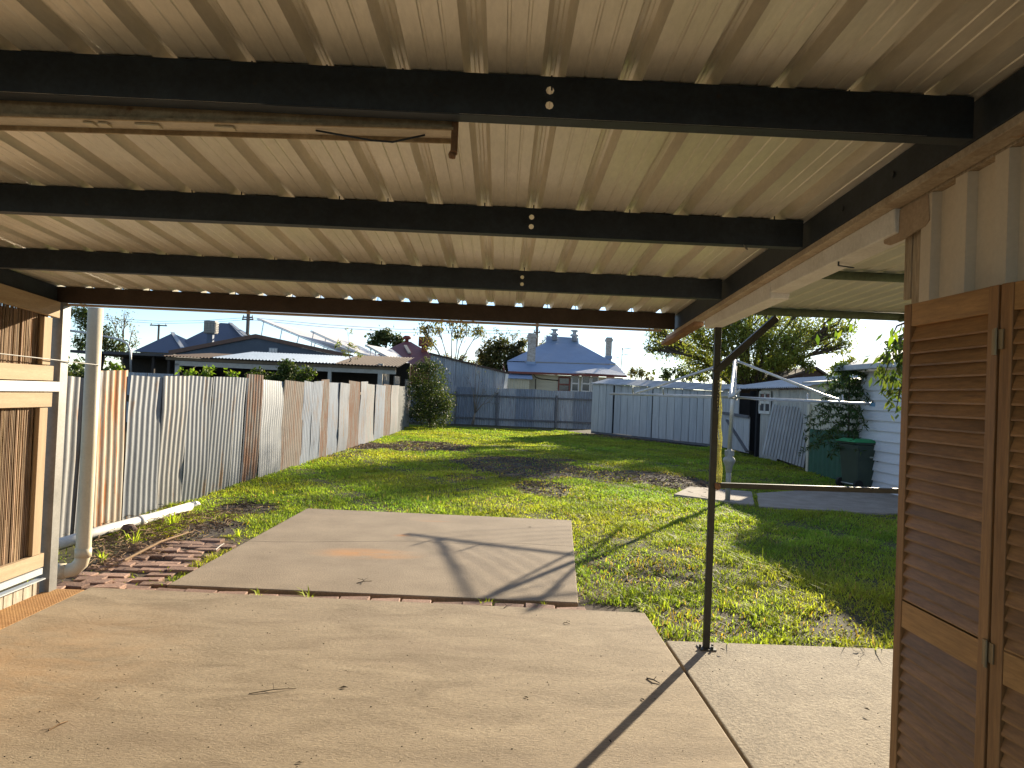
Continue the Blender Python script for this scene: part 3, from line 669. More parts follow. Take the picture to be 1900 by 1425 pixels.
# ============================================================ CLOTHES HOIST
M_hoist = mat('hoist_steel', (.58, .58, .56), (.46, .46, .44), scale=7, rough=.4, metal=.5, fine=.2)
M_hpost = mat('hoist_grey', (.36, .36, .34), (.28, .28, .26), scale=9, rough=.6, metal=.2, fine=.3, rust=.72)
hp = G(1350, 928, LZ + .03); HX, HY = hp.x, hp.y
def hz(y, x=1355): return AY(x, y, HY).z
ho = thing('clothes_hoist', 'grey steel rotary clothes hoist standing on the lawn path', 'clothes hoist', (HX, HY, LZ))
ztop = hz(668); zarm = hz(737)
MB().tube([(HX, HY, LZ), (HX, HY, hz(860))], .042, 14).build('lower_post', M_hpost, ho, smooth=True)
zh = hz(862); s_ = (hz(828) - zh)
MB().lathe((HX, HY, zh - .04), [(.04, -.10), (.05, -.08), (.06, 0), (.095, .08), (.105, .11), (.09, .15), (.055, .18), (.05, .26), (.038, .30)], 18).build('winding_gear', M_hpost, ho, smooth=True)
for dx in (-.055, .055): MB().box((HX + dx - .02, HY - .035, zh + .15), (HX + dx + .02, HY + .02, zh + .24)).build('gear_lug', M_hpost, ho, bevel=.006)
MB().tube([(HX, HY, zh + .2), (HX + .04, HY, ztop)], .036, 12).build('upper_post', M_hoist, ho, smooth=True)
MB().lathe((HX + .035, HY, zarm - .03), [(.04, 0), (.06, .01), (.06, .05), (.04, .06)], 14).build('collar', M_hoist, ho, smooth=True)
top = Vector((HX + .04, HY, ztop)); hub = Vector((HX + .035, HY, zarm)); ends = []; mids = []
ends_l = []
for k in range(4):
    an = rad(-20 + 90 * k); d = Vector((math.cos(an), math.sin(an), 0)); e = hub + d * 2.12 + Vector((0, 0, -.02)); ends.append(e); ends_l.append(d)
    MB().tube([hub, hub + d * 1.0 + Vector((0, 0, -.005)), e], .021, 8).build('arm', M_hoist, ho, smooth=True)
    f = hub + d * 1.62
    MB().tube([top, top.lerp(f, .9) + Vector((0, 0, .015)), f + Vector((0, 0, .03)), f + d * .03 + Vector((0, 0, -.0))], .021, 8).build('stay', M_hoist, ho, smooth=True)
    for t in (.55, .8): 
        c = hub + d * 2.12 * t; s = Vector((-d.y, d.x, 0))
        MB().tube([c, c + s * .06 + Vector((0, 0, .015)), c + s * .12 + Vector((0, 0, .09)), c + s * .13 + Vector((0, 0, .11))], .013, 6).build('hook', M_hoist, ho, smooth=True)
wr = MB()
for t in (.42, .55, .68, .82, .98):
    for k in range(4):
        a_, b_ = hub + ends_l[k] * 2.12 * t, hub + ends_l[(k + 1) % 4] * 2.12 * t
        wr.tube([a_, a_.lerp(b_, .5) + Vector((0, 0, -.03)), b_], .0036, 4)
wr.build('washing_line', M_hoist, ho)
for k in (0, 1): MB().tube([top + Vector((0, 0, -.02)), hub + ends_l[3] * .95 + Vector((.08 * k, 0, 0))], .004, 5).build('stay_wire', M_hoist, ho)
for x, y in ((1336, 748), (1411, 748)):
    q = AY(x, y, HY - .6); MB().box(q + Vector((-.006, -.006, -.03)), q + Vector((.006, .006, .03))).build('clothes_peg', M_whitep, ho)
MB().box(ends[0] + Vector((-.03, -.03, -.04)), ends[0] + Vector((.03, .03, .02))).build('blue_tie', mat('blue_tie', (.12, .25, .35)), ho)

# ============================================================ WHEELIE BIN
M_bin = mat('bin_green', (.040, .060, .042), (.030, .046, .032), scale=4, rough=.5, fine=.12, spec=.4)
M_lid = mat('bin_lid', (.035, .30, .11), (.03, .24, .09), scale=4, rough=.45, spec=.4)
M_blk = mat('black_rubber', (.02, .02, .02), rough=.7)
bp_ = G(1598, 906, LZ); bn = thing('wheelie_bin', 'dark green wheelie bin with bright green lid by the white wall', 'bin', (bp_.x, bp_.y, LZ))
bn.rotation_euler = (0, 0, rad(12))
BMt = Matrix.Translation((bp_.x, bp_.y, LZ)) @ Matrix.Rotation(rad(12), 4, 'Z')
def bbuild(mb, name, mt, par=bn, **k):
    mb.v = [tuple(BMt @ Vector(v)) for v in mb.v]; return mb.build(name, mt, par, **k)
def rect(w, d, z, xo=0): return [(-w / 2 + xo, -d / 2, z), (w / 2 + xo, -d / 2, z), (w / 2 + xo, d / 2, z), (-w / 2 + xo, d / 2, z)]
bbuild(MB().hexa(rect(.60, .46, .05), rect(.72, .57, .93)), 'body', M_bin, bevel=.03)
bbuild(MB().hexa(rect(.78, .61, .932), rect(.78, .61, .975)), 'rim', M_bin, bevel=.012)
lid = bbuild(MB().hexa(rect(.82, .62, .977, -.03), rect(.80, .60, 1.0, -.03)).hexa(rect(.76, .56, 1.001, -.03), rect(.62, .44, 1.045, -.02)), 'lid', M_lid, bevel=.012)
bbuild(MB().tube([(.40, -.2, .975), (.46, -.2, .955), (.46, .2, .955), (.40, .2, .975)], .017, 8), 'handle', M_bin, smooth=True)
for s in (-1, 1): bbuild(MB().box((.36, s * .26, .90), (.45, s * .22, .985)), 'lid_hinge', M_bin, bevel=.006)
for s in (-1, 1):
    w_ = bbuild(MB().tube([(-.30, s * .24, .1), (-.30, s * .30, .1)], .10, 20), 'wheel', M_blk)
bbuild(MB().tube([(-.30, -.24, .1), (-.30, .24, .1)], .012, 8), 'axle', M_hoist)
bbuild(MB().box((-.05, -.283, .66), (.03, -.2795, .69)), 'council_mark', mat('pale_mark', (.32, .36, .32)))
# ============================================================ IRON FENCES
M_ir = {
 'grey': mat('iron_grey', (.24, .25, .265), (.165, .175, .185), scale=3, rough=.5, metal=.35, fine=.2, stretch=(1, 1, .3), rust=.58, rscale=4, rustc=(.13, .085, .055)),
 'pale': mat('iron_pale', (.32, .315, .305), (.23, .225, .215), scale=3, rough=.55, metal=.3, fine=.25, stretch=(2, 2, .3), rust=.57, rscale=5, rustc=(.14, .09, .06)),
 'cream': mat('iron_cream_rust', (.42, .38, .31), (.34, .285, .205), scale=3, rough=.6, metal=.15, fine=.3, stretch=(3, 3, .25), rust=.49, rscale=4, rstretch=(3, 3, .2), rustc=(.28, .11, .035)),
 'rust': mat('iron_rust', (.25, .225, .20), (.18, .145, .115), scale=5, rough=.8, fine=.45, stretch=(3, 3, .35), rust=.46, rscale=4, rstretch=(2.5, 2.5, .35), rustc=(.12, .055, .028)),
 'brown': mat('iron_greybrown', (.25, .22, .19), (.18, .145, .115), scale=5, rough=.75, fine=.4, stretch=(3, 3, .3), rust=.49, rscale=5, rstretch=(3, 3, .3), rustc=(.11, .06, .035)),
 'silver': mat('iron_silver', (.33, .34, .35), (.22, .235, .25), scale=4, rough=.5, metal=.3, fine=.35, stretch=(3, 3, .3), rust=.60, rscale=6, rustc=(.12, .1, .08)),
 'blue': mat('iron_bluepaint', (.23, .275, .34), (.16, .19, .24), scale=3, rough=.65, metal=.1, fine=.25, stretch=(2, 2, .3), rust=.54, rscale=5, rustc=(.12, .09, .07)),
 'white': mat('iron_whitepaint', (.28, .30, .335), (.19, .21, .24), scale=3, rough=.65, metal=.1, fine=.25, stretch=(2, 2, .3), rust=.53, rscale=5, rustc=(.14, .095, .065)),
 'pink': mat('iron_pinkpaint', (.31, .26, .255), (.20, .25, .255), scale=5, rough=.65, fine=.25, stretch=(2, 2, .3), rust=.57, rscale=6, rustc=(.17, .1, .07)),
 'dark': mat('iron_dark', (.15, .16, .16), (.10, .105, .10), scale=5, rough=.7, fine=.3, stretch=(2, 2, .3)),
}
FA = G(130, 1000, LZ); FB = G(745, 800, LZ); fd = (FB - FA).normalized(); fn = Vector((fd.y, -fd.x, 0))
def fence_at(px):        # where the ray through pixel column px meets the fence line
    d = ray(px, 745); t = (FA.x * fd.y - FA.y * fd.x) / (d.x * fd.y - d.y * fd.x); return EYE + d * t
lf = thing('iron_fence', 'patchwork rusty corrugated iron fence along the left side', 'fence', (FA.x, 15, LZ))
segs = [(112, 150, 'pale'), (150, 176, 'grey'), (176, 236, 'cream'), (236, 300, 'grey'), (300, 346, 'pale'), (346, 388, 'grey'), (388, 432, 'grey'), (432, 452, 'silver'), (452, 483, 'rust'), (483, 523, 'silver'),
        (523, 561, 'brown'), (561, 578, 'blue'), (578, 594, 'blue'), (594, 609, 'rust'), (609, 628, 'blue'), (628, 646, 'white'), (646, 667, 'rust'), (667, 679, 'white'), (679, 695, 'pink'), (695, 712, 'blue'), (712, 725, 'rust'), (725, 738, 'pink'), (738, 752, 'dark')]
for i, (x0, x1, kind) in enumerate(segs):
    A, B = fence_at(x0), fence_at(x1); Lg = (B - A).length
    zt = 1.64 + .012 * (i % 3) + R.uniform(-.035, .035) + .006 * i
    if x0 == 452: zt += .06
    if x0 in (646,): zt += .09
    o_ = .012 * (i % 2) + R.uniform(0, .01)
    A = A + fn * o_ - fd * .03; B = B + fn * o_ + fd * .02
    near = A.y < 12
    corr(A, B, LZ - .03, zt, zt + R.uniform(-.03, .03), pitch=.125 if near else .115, amp=.013 if near else .011, per=8 if near else 5, nz=4, along=.10 + R.uniform(-.04, .04), lean=R.uniform(-.05, .0), nrm=fn, wob=.016).build('iron_sheet', M_ir[kind], lf, smooth=True)
sp = fence_at(470)
MB().bar((FA.x - .17, 6, 1.35), (FB.x - .17, FB.y, 1.5), .04, .08).build('rear_rail', M_stud, lf)
bfz = 1.6 + .0
# back fence
bfA, bfB = G(790, 783, LZ), G(1092, 797, LZ); BFY = (bfA.y + bfB.y) / 2
BFY = G(1085, 797, LZ).y + .6
bf = thing('iron_fence', 'blue grey corrugated back fence with dark rails behind the lawn', 'fence', (0, BFY, LZ))
M_bf = [mat('back_iron_blue', (.30, .34, .40), (.20, .22, .26), scale=4, rough=.7, fine=.4, stretch=(3, 3, .3), rust=.60, rscale=6, rustc=(.10, .085, .08)),
        mat('back_iron_pale', (.42, .45, .48), (.28, .30, .33), scale=4, rough=.7, fine=.4, stretch=(3, 3, .3), rust=.58, rscale=6, rustc=(.14, .12, .11)),
        mat('back_iron_white', (.48, .50, .52), (.32, .33, .36), scale=4, rough=.7, fine=.4, stretch=(3, 3, .3), rust=.56, rscale=6, rustc=(.13, .10, .09))]
xl = AY(735, 760, BFY).x; xr_ = AY(1100, 760, BFY).x; ztl, ztr = AY(845, 717, BFY).z, AY(1085, 727, BFY).z
nsh = 10
for i in range(nsh):
    a, b = xl + (xr_ - xl) * i / nsh, xl + (xr_ - xl) * (i + 1) / nsh
    za = ztl + (ztr - ztl) * i / nsh
    corr((a - .02, BFY + .008 * (i % 2)), (b + .02, BFY + .008 * (i % 2)), LZ - .02, za + R.uniform(-.03, .03), za + R.uniform(-.03, .03), pitch=.13, amp=.03, per=6, nz=2, nrm=Vector((0, -1, 0))).build('iron_sheet', M_bf[i % 3], bf, smooth=True)
M_frail = mat('grey_rail', (.16, .16, .17), (.11, .11, .115), rough=.8, fine=.3)
for py in ((731, 741), (773, 784)):
    MB().bar(AY(740, py[0] - 3, BFY - .06), AY(1100, py[1] + 1, BFY - .06), .05, .09).build('rail', M_frail, bf)
for px in (922, 1032, 845):
    p_ = AY(px, 760, BFY - .06); MB().box((p_.x - .05, BFY - .13, LZ), (p_.x + .05, BFY - .04, ztl - .25)).build('post', M_frail, bf)

# ============================================================ LONG WHITE SHED at the back right
M_ws = mat('shed_white', (.48, .49, .50), (.35, .36, .37), scale=3, rough=.7, fine=.25, stretch=(3, 3, .3), rust=.60, rscale=5, rustc=(.2, .2, .21))
M_ws2 = mat('shed_white_warm', (.53, .53, .525), (.40, .40, .40), scale=3, rough=.7, fine=.25, stretch=(3, 3, .3), rust=.60, rscale=5, rustc=(.22, .21, .2))
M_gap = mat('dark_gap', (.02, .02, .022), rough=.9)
M_sroof = mat('shed_roof', (.46, .48, .50), (.33, .35, .37), scale=4, rough=.6, metal=.25, fine=.3, rand=.15)
gA = G(1098, 804, LZ); gB = G(1345, 832, LZ)
gs = thing('garden_shed', 'long low shed of weathered whitish panels with sliding doors', 'shed', (gA.x, gA.y, LZ))
gdir = (gB - gA); gdir.z = 0; gL = gdir.length; gdir /= gL; gnn = Vector((gdir.y, -gdir.x, 0)); gnn = gnn if gnn.y < 0 else -gnn
def on_g(px, py=770):
    d = ray(px, py); t = (gA.x * gdir.y - gA.y * gdir.x) / (d.x * gdir.y - d.y * gdir.x); return EYE + d * t
ztA = on_g(1098, 712).z; ztB = on_g(1310, 726).z
def gz(s): return ztA + (ztB - ztA) * s / gL
cuts = [1098, 1111, 1124, 1137, 1150, 1163, 1174, 1188, 1201, 1210, 1224, 1238, 1252, 1266, 1280, 1294, 1306, 1320, 1334, 1345]
for i in range(len(cuts) - 1):
    a, b = on_g(cuts[i]), on_g(cuts[i + 1]); sa, sb = (a - gA).dot(gdir), (b - gA).dot(gdir); o_ = 0.0
    if 1137 <= cuts[i] < 1174: o_ = -.05
    if cuts[i] in (1137, 1174, 1210): sa += .04
    m = MB(); g0 = .014; n1 = gnn * (.03 + o_ + R.uniform(0, .008)); n0 = gnn * (o_)
    P_ = lambda s, n: Vector((gA.x, gA.y, 0)) + gdir * s + n
    zb = LZ + .10
    lo = [P_(sa + g0, n0), P_(sa + g0, n1), P_(sb - g0, n1), P_(sb - g0, n0)]
    m.hexa([(q.x, q.y, zb) for q in lo], [(q.x, q.y, gz(s)) for q, s in zip(lo, (sa, sa, sb, sb))]).build('panel', (M_ws if R.random() < .6 else M_ws2), gs, bevel=.006)
bk = [P_(0, gnn * -.08), P_(gL, gnn * -.08), P_(gL, gnn * -1.6), P_(0, gnn * -1.6)]
MB().hexa([(q.x, q.y, LZ + .1) for q in bk], [(q.x, q.y, gz(s) - .02) for q, s in zip(bk, (0, gL, gL, 0))]).build('inner_wall', M_gap, gs)
MB().bar((gA.x, gA.y, LZ + .05), (gA.x + gdir.x * gL, gA.y + gdir.y * gL, LZ + .05), .10, .08).build('base_rail', M_frail, gs)
# left end wall and roof pieces
e0, e1 = P_(0, gnn * .03), P_(-.02, gnn * -1.6)
for i in range(5):
    a, b = e0.lerp(e1, i / 5), e0.lerp(e1, (i + .96) / 5); nn = Vector((-gdir.x, -gdir.y, 0)) * .03
    MB().hexa([(a.x, a.y, LZ), (b.x, b.y, LZ), (b.x + nn.x, b.y + nn.y, LZ), (a.x + nn.x, a.y + nn.y, LZ)], [(a.x, a.y, gz(0)), (b.x, b.y, gz(0) + .05), (b.x + nn.x, b.y + nn.y, gz(0) + .05), (a.x + nn.x, a.y + nn.y, gz(0))]).build('end_panel', M_ws2, gs)
s = 0; rise = on_g(1110, 702).z - on_g(1110, 713).z - .02
while s < gL - .1:
    w_ = min(.55, gL - s); a, b, c, d_ = P_(s, gnn * .16), P_(s + w_ - .015, gnn * .16), P_(s + w_ - .015, gnn * -.85), P_(s, gnn * -.85)
    tz = R.uniform(0, .02)
    MB().hexa([(a.x, a.y, gz(s) + tz), (b.x, b.y, gz(s + w_) + tz), (c.x, c.y, gz(s + w_) + rise + tz), (d_.x, d_.y, gz(s) + rise + tz)], [(a.x, a.y, gz(s) + .03 + tz), (b.x, b.y, gz(s + w_) + .03 + tz), (c.x, c.y, gz(s + w_) + .03 + rise + tz), (d_.x, d_.y, gz(s) + .03 + rise + tz)]).build('roof_panel', M_sroof, gs)
    s += w_

# ============================================================ OLD IRON SHED, right
M_is = mat('iron_shed_sheet', (.42, .415, .40), (.30, .30, .295), scale=4, rough=.45, metal=.45, fine=.25, stretch=(2, 2, .3), rust=.72, rscale=5)
IX = 8.25
isd = thing('iron_shed', 'old corrugated iron shed with leaning sheet and dark doorway', 'shed', (IX, 22, LZ))
Yp = lambda px, X=IX: AX(px, 780, X).y
y0, y1, y2, y3, y4 = Yp(1345), Yp(1392), Yp(1408), Yp(1432), Yp(1506)
ez = AX(1440, 722, IX).z
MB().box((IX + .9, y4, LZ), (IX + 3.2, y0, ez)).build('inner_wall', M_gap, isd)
corr((IX + .05, y2), (IX + .05, y3 - .3), LZ, ez, ez, pitch=.15, amp=.035, per=8, nrm=Vector((-1, 0, 0))).build('wall_sheet', M_is, isd, smooth=True)
corr((IX + .09, y3 - .2), (IX + .09, y4), LZ + .9, ez - .02, ez - .02, pitch=.15, amp=.035, per=8, nrm=Vector((-1, 0, 0))).build('upper_sheet', M_is, isd, smooth=True)
# the leaning loose sheet
la, lb = AY(1414, 842, 19.6), AY(1492, 868, 18.9)
ls = corr((la.x, la.y), (lb.x, lb.y), (la.z, lb.z), AY(1430, 750, 20).z, AY(1505, 760, 19.3).z, pitch=.082, amp=.016, per=8, nz=3, lean=-.35, along=.2, nrm=Vector((-.45, -.9, 0)))
tag(ls.build('loose_iron_sheet', M_is, None, smooth=True), 'loose grey corrugated sheet leaning against the old iron shed', 'iron sheet')
wz0, wz1 = AX(1418, 765, IX).z, AX(1418, 728, IX).z; wy0, wy1 = Yp(1410), Yp(1430)
win = MB().box((IX - .02, wy0, wz0), (IX + .0, wy1, wz1)).build('window', mat('dark_glass', (.03, .035, .04), rough=.15, spec=.6), isd)
for a, b in (((wy0, wz0), (wy1, wz0)), ((wy0, wz1), (wy1, wz1)), ((wy0, (wz0 + wz1) / 2), (wy1, (wz0 + wz1) / 2)), ((wy0, wz0), (wy0, wz1)), ((wy1, wz0), (wy1, wz1)), (((wy0 + wy1) / 2, wz0), ((wy0 + wy1) / 2, wz1))):
    MB().bar((IX - .035, a[0], a[1]), (IX - .035, b[0], b[1]), .03, .09 if a[0] != b[0] else .06).build('window_frame', M_whitep, win)
m = corr_roof((IX - .35, y0, ez + .02), (IX - .35, y4 - .1, ez + .02), (IX + 2.6, y0, ez + .55), (IX + 2.6, y4 - .1, ez + .55), pitch=.14, amp=.022); m.build('roof', M_sroof, isd)
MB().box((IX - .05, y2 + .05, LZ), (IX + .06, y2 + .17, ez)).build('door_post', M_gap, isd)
# plank gate in front of the doorway
gt = thing('plank_gate', 'weathered board gate with diagonal brace in the shed doorway', 'gate', (IX - .1, y0, LZ))
gy0, gy1 = Yp(1343, IX - .1), Yp(1392, IX - .1); gz0, gz1 = LZ + .08, AX(1365, 716, IX).z
for i in range(5):
    a = gy0 + (gy1 - gy0) * i / 5; b = gy0 + (gy1 - gy0) * (i + .94) / 5
    if i in (3, 4): zz1 = AX(1380, 772, IX).z
    else: zz1 = gz1
    MB().box((IX - .12, min(a, b), gz0), (IX - .09, max(a, b), zz1)).build('board', M_ws2, gt, bevel=.004)
MB().bar((IX - .15, gy0 + (gy1 - gy0) * .2, gz0 + 1.0), (IX - .15, gy1, gz0 + .05), .05, .12, up=(1, 0, 0)).build('diagonal_brace', M_frail, gt)
MB().bar((IX - .15, gy0, AX(1365, 768, IX).z), (IX - .15, gy1, AX(1365, 771, IX).z), .05, .1).build('cross_bar', M_frail, gt)
# cream and green shed
CX = 7.95
cs = thing('cream_shed', 'cream shed with a green panel behind the wheelie bin', 'shed', (CX, 17.5, LZ))
cy0, cy1 = Yp(1503, CX), Yp(1612, CX); cz = AX(1560, 712, CX).z
M_crm = mat('cream_sheet', (.58, .54, .42), (.5, .46, .35), scale=3, rough=.6, fine=.15)
m = corr((CX, cy0), (CX, cy1), LZ, cz, cz + .03, pitch=.2, amp=.008, nz=1, nrm=Vector((-1, 0, 0))); m.build('wall_sheet', M_crm, cs)
MB().box((CX - .05, cy0 - .06, LZ), (CX + .06, cy0 + .06, AX(1505, 750, CX).z)).build('corner_post', M_crm, cs)
MB().box((CX + .05, cy1, LZ), (CX + 3, cy0, cz)).build('inner_wall', M_crm, cs)
gzz = AX(1530, 798, CX).z
m = corr((CX - .05, cy0 - .1), (CX - .05, cy1), LZ, gzz, gzz, pitch=.25, amp=.008, nz=1, nrm=Vector((-1, 0, 0))); m.build('green_panel', mat('green_sheet', (.035, .11, .065), (.028, .085, .05), rough=.6, fine=.15), cs)
MB().hexa([(CX - .2, cy1 - .1, cz), (CX + 3.1, cy1 - .1, cz + .4), (CX + 3.1, cy0 + .1, cz + .4), (CX - .2, cy0 + .1, cz)], [(CX - .2, cy1 - .1, cz + .06), (CX + 3.1, cy1 - .1, cz + .46), (CX + 3.1, cy0 + .1, cz + .46), (CX - .2, cy0 + .1, cz + .06)]).build('roof', M_sroof, cs)
# brown gable roof peeping above
gb = AY(1497, 686, 34)
gr_ = thing('brown_roof_shed', 'small brown gabled shed roof behind the iron shed', 'shed', (gb.x, 34, 0))
pk = AY(1512, 685, 34); l_ = AY(1462, 701, 34); r_2 = AY(1532, 700, 34)
MB().prism([l_, pk, r_2, r_2 - Vector((0, 0, 2.4)), l_ - Vector((0, 0, 2.4))], (0, 4, 0)).build('wall', mat('brown_wall', (.10, .06, .045), rough=.8), gr_)
MB().prism([l_ + Vector((-.2, -.2, -.05)), pk + Vector((0, -.2, .02)), pk + Vector((0, -.2, .12)), l_ + Vector((-.2, -.2, .05))], (0, 4.4, 0)).prism([pk + Vector((0, -.2, .02)), r_2 + Vector((.2, -.2, -.05)), r_2 + Vector((.2, -.2, .05)), pk + Vector((0, -.2, .12))], (0, 4.4, 0)).build('roof', mat('brown_roof', (.13, .10, .085), rough=.7), gr_)

# ============================================================ WHITE WEATHERBOARD HOUSE, right
M_wb = mat('weatherboard', (.66, .68, .70), (.58, .60, .62), scale=2, rough=.6, fine=.1, stretch=(1, .2, 1))
HXX = 7.8; hy1 = AX(1600, 800, HXX).y; hy0 = 7.0; hez = 2.42
wh = thing('weatherboard_house', 'white weatherboard house wall beside the wheelie bin', 'house', (HXX, 12, LZ))
nb = 12; bh = (hez - LZ) / nb
me0 = None
for i in range(nb):
    z = LZ + i * bh
    if me0 is None:
        o = MB().prism([(HXX - .045, hy0, 0), (HXX + .012, hy0, 0), (HXX + .012, hy0, bh), (HXX - .002, hy0, bh)], (0, hy1 - hy0, 0)).build('weatherboard', M_wb, None); me0 = o.data
    else: o = bpy.data.objects.new('weatherboard', me0); COL.objects.link(o)
    o.location = (0, 0, z); adopt(o, wh)
MB().box((HXX + .02, hy0, LZ), (HXX + 7, hy1 - .02, hez)).build('wall', M_wb, wh)
MB().box((HXX - .035, hy1 + .002, LZ), (HXX + .05, hy1 + .06, hez)).build('corner_board', M_wb, wh)
ov = .38; 
MB().hexa([(HXX - ov, hy0 - ov, hez + .02), (HXX + 3.5, hy0 + 2.5, hez + 1.5), (HXX + 3.5, hy1 - 2.5, hez + 1.5), (HXX - ov, hy1 + ov, hez + .02)], [(HXX - ov, hy0 - ov, hez + .12), (HXX + 3.5, hy0 + 2.5, hez + 1.6), (HXX + 3.5, hy1 - 2.5, hez + 1.6), (HXX - ov, hy1 + ov, hez + .12)]).hexa(
    [(HXX - ov, hy1 + ov, hez + .02), (HXX + 3.5, hy1 - 2.5, hez + 1.5), (HXX + 7, hy1 - 2.5, hez + 1.5), (HXX + 7, hy1 + ov, hez + .02)], [(HXX - ov, hy1 + ov, hez + .12), (HXX + 3.5, hy1 - 2.5, hez + 1.6), (HXX + 7, hy1 - 2.5, hez + 1.6), (HXX + 7, hy1 + ov, hez + .12)]).build('roof', M_sroof, wh)
MB().box((HXX - ov - .1, hy0, hez), (HXX - ov + .01, hy1 + ov, hez + .11)).build('gutter', M_sroof, wh, bevel=.01)
# ============================================================ NEIGHBOURS
M_trimw = mat('pale_trim', (.48, .45, .40), (.38, .35, .30), rough=.8, fine=.3)
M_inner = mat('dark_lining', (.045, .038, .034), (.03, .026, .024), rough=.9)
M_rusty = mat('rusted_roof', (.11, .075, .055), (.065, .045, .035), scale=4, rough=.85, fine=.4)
M_bluei = mat('blue_roof_iron', (.26, .33, .42), (.2, .26, .34), scale=3, rough=.5, metal=.2, fine=.2)
# open lean-to right behind the left fence
NY = 30.0
nl = thing('open_lean_to', 'open fronted lean-to with pale beam behind the left fence', 'lean-to', (-9, NY, LZ))
L0, L1 = AY(309, 664, NY), AY(735, 684, NY); RR = 4.5
mid = .62
def lt(t): return L0.lerp(L1, t)
def lrise(t, a=.85): q = lt(t); return Vector((q.x, NY + RR, q.z + a))
fr_ = Vector((0, -.35, .07))
corr_roof(lt(0) + fr_, lt(.21) + fr_, lrise(0, .45), lrise(.21, .45), pitch=.14, amp=.028).build('roof', M_rusty, nl)
corr_roof(lt(.21) + fr_ + Vector((0, 0, .02)), lt(.74) + fr_ + Vector((0, 0, .02)), lrise(.21, .62), lrise(.74, .62), pitch=.14, amp=.028).build('roof', M_bluei, nl)
corr_roof(lt(.74) + fr_, lt(1.02) + fr_, lrise(.74, .7), lrise(1.02, .7), pitch=.14, amp=.035).build('roof', M_rusty, nl)
MB().bar(lt(0) + Vector((0, -.05, -.02)), lt(1) + Vector((0, -.05, -.02)), .05, .12).build('top_plate', mat('old_timber', (.25, .19, .13), rough=.9, fine=.4), nl)
MB().bar(lt(.04) + Vector((0, -.02, -.20)), lt(.58) + Vector((0, -.02, -.20)), .06, .2).build('beam', M_trimw, nl)
MB().bar(lt(.57) + Vector((0, 0, -.18)), lt(1) + Vector((0, 0, -.16)), .06, .17).build('beam', M_trimw, nl)
for px, w in ((329, .09), (612, .07), (706, .1)):
    q = AY(px, 690, NY); MB().box((q.x - w, NY - .05, LZ), (q.x + w, NY + .06, q.z + .35)).build('post', M_trimw, nl)
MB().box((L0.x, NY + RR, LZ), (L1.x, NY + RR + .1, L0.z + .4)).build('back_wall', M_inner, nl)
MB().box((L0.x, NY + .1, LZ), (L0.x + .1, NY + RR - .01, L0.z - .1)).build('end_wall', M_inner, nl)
# right end wall of loose iron sheets catching the sun
for i in range(3):
    a = L1.x - .55 + i * .3
    corr((a + .1 * i, NY + .1 + i * .55), (a + .16 + .1 * i, NY + .62 + i * .55), LZ, L1.z - .18 - .12 * i, L1.z - .2 - .12 * i, pitch=.14, amp=.03, nz=3).build('end_sheet', M_ir['pale'], nl)
# darker open carport farther left
DY = 33
dc = thing('dark_carport', 'dark flat roofed carport at the far left behind the fence', 'carport', (-18, DY, LZ))
c0, c1 = AY(130, 652, DY), AY(322, 659, DY)
MB().box((c0.x, DY, c0.z - .05), (c1.x, DY + 5, c0.z + .08)).build('roof', mat('dark_roof', (.06, .06, .065), rough=.6), dc)
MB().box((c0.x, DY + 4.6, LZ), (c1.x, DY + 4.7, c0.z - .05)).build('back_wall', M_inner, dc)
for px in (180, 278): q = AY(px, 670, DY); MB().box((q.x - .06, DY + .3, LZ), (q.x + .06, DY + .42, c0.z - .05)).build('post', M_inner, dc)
q0 = AY(140, 612, DY - 1); q1 = AY(240, 645, DY - 1)
tag(MB().tube([AY(120, 612, DY - 1), AY(175, 620, DY - 1), AY(222, 630, DY - 1), AY(236, 638, DY - 1), AY(242, 650, DY - 1), AY(243, 700, DY - 1)], .05, 8).build('bent_pipe', M_hoist, None, smooth=True), 'bent grey steel pipe arching over the far left fence', 'pipe')
nf = thing('iron_fence', 'short blue grey iron fence behind the left fence', 'fence', (-13, 27, LZ))
a, b = AY(225, 690, 27), AY(322, 695, 27)
for i in range(4): corr((a.x + (b.x - a.x) * i / 4, 27), (a.x + (b.x - a.x) * (i + 1) / 4, 27), LZ, a.z, a.z, pitch=.12, amp=.02, nz=1, nrm=Vector((0, -1, 0))).build('iron_sheet', M_bf[1], nf, smooth=True)
# big blue gabled shed with brown fascia
BYY = 40.0
M_bshed = mat('blue_shed_wall', (.085, .105, .135), (.07, .088, .115), scale=2, rough=.6, fine=.1, wave=('X', 5, .6))
M_bfas = mat('brown_fascia', (.15, .085, .06), (.12, .07, .05), rough=.6)
bs = thing('gabled_shed', 'dark blue gabled shed with brown fascia behind the lean-to', 'shed', (-15, BYY, LZ))
gl, gp, gr2 = AY(324, 657, BYY), AY(475, 627, BYY), AY(645, 664, BYY)
MB().prism([gl, gp, gr2, (gr2.x, BYY, LZ), (gl.x, BYY, LZ)], (0, 9, 0)).build('wall', M_bshed, bs)
up = Vector((0, 0, .22))
MB().prism([gl + Vector((-.3, -.12, -.05)), gp + Vector((0, -.12, 0)), gp + Vector((0, -.12, .22)), gl + Vector((-.3, -.12, .18))], (0, .1, 0)).prism([gp + Vector((.002, -.12, 0)), gr2 + Vector((.3, -.12, -.05)), gr2 + Vector((.3, -.12, .18)), gp + Vector((.002, -.12, .22))], (0, .1, 0)).build('fascia', M_bfas, bs)
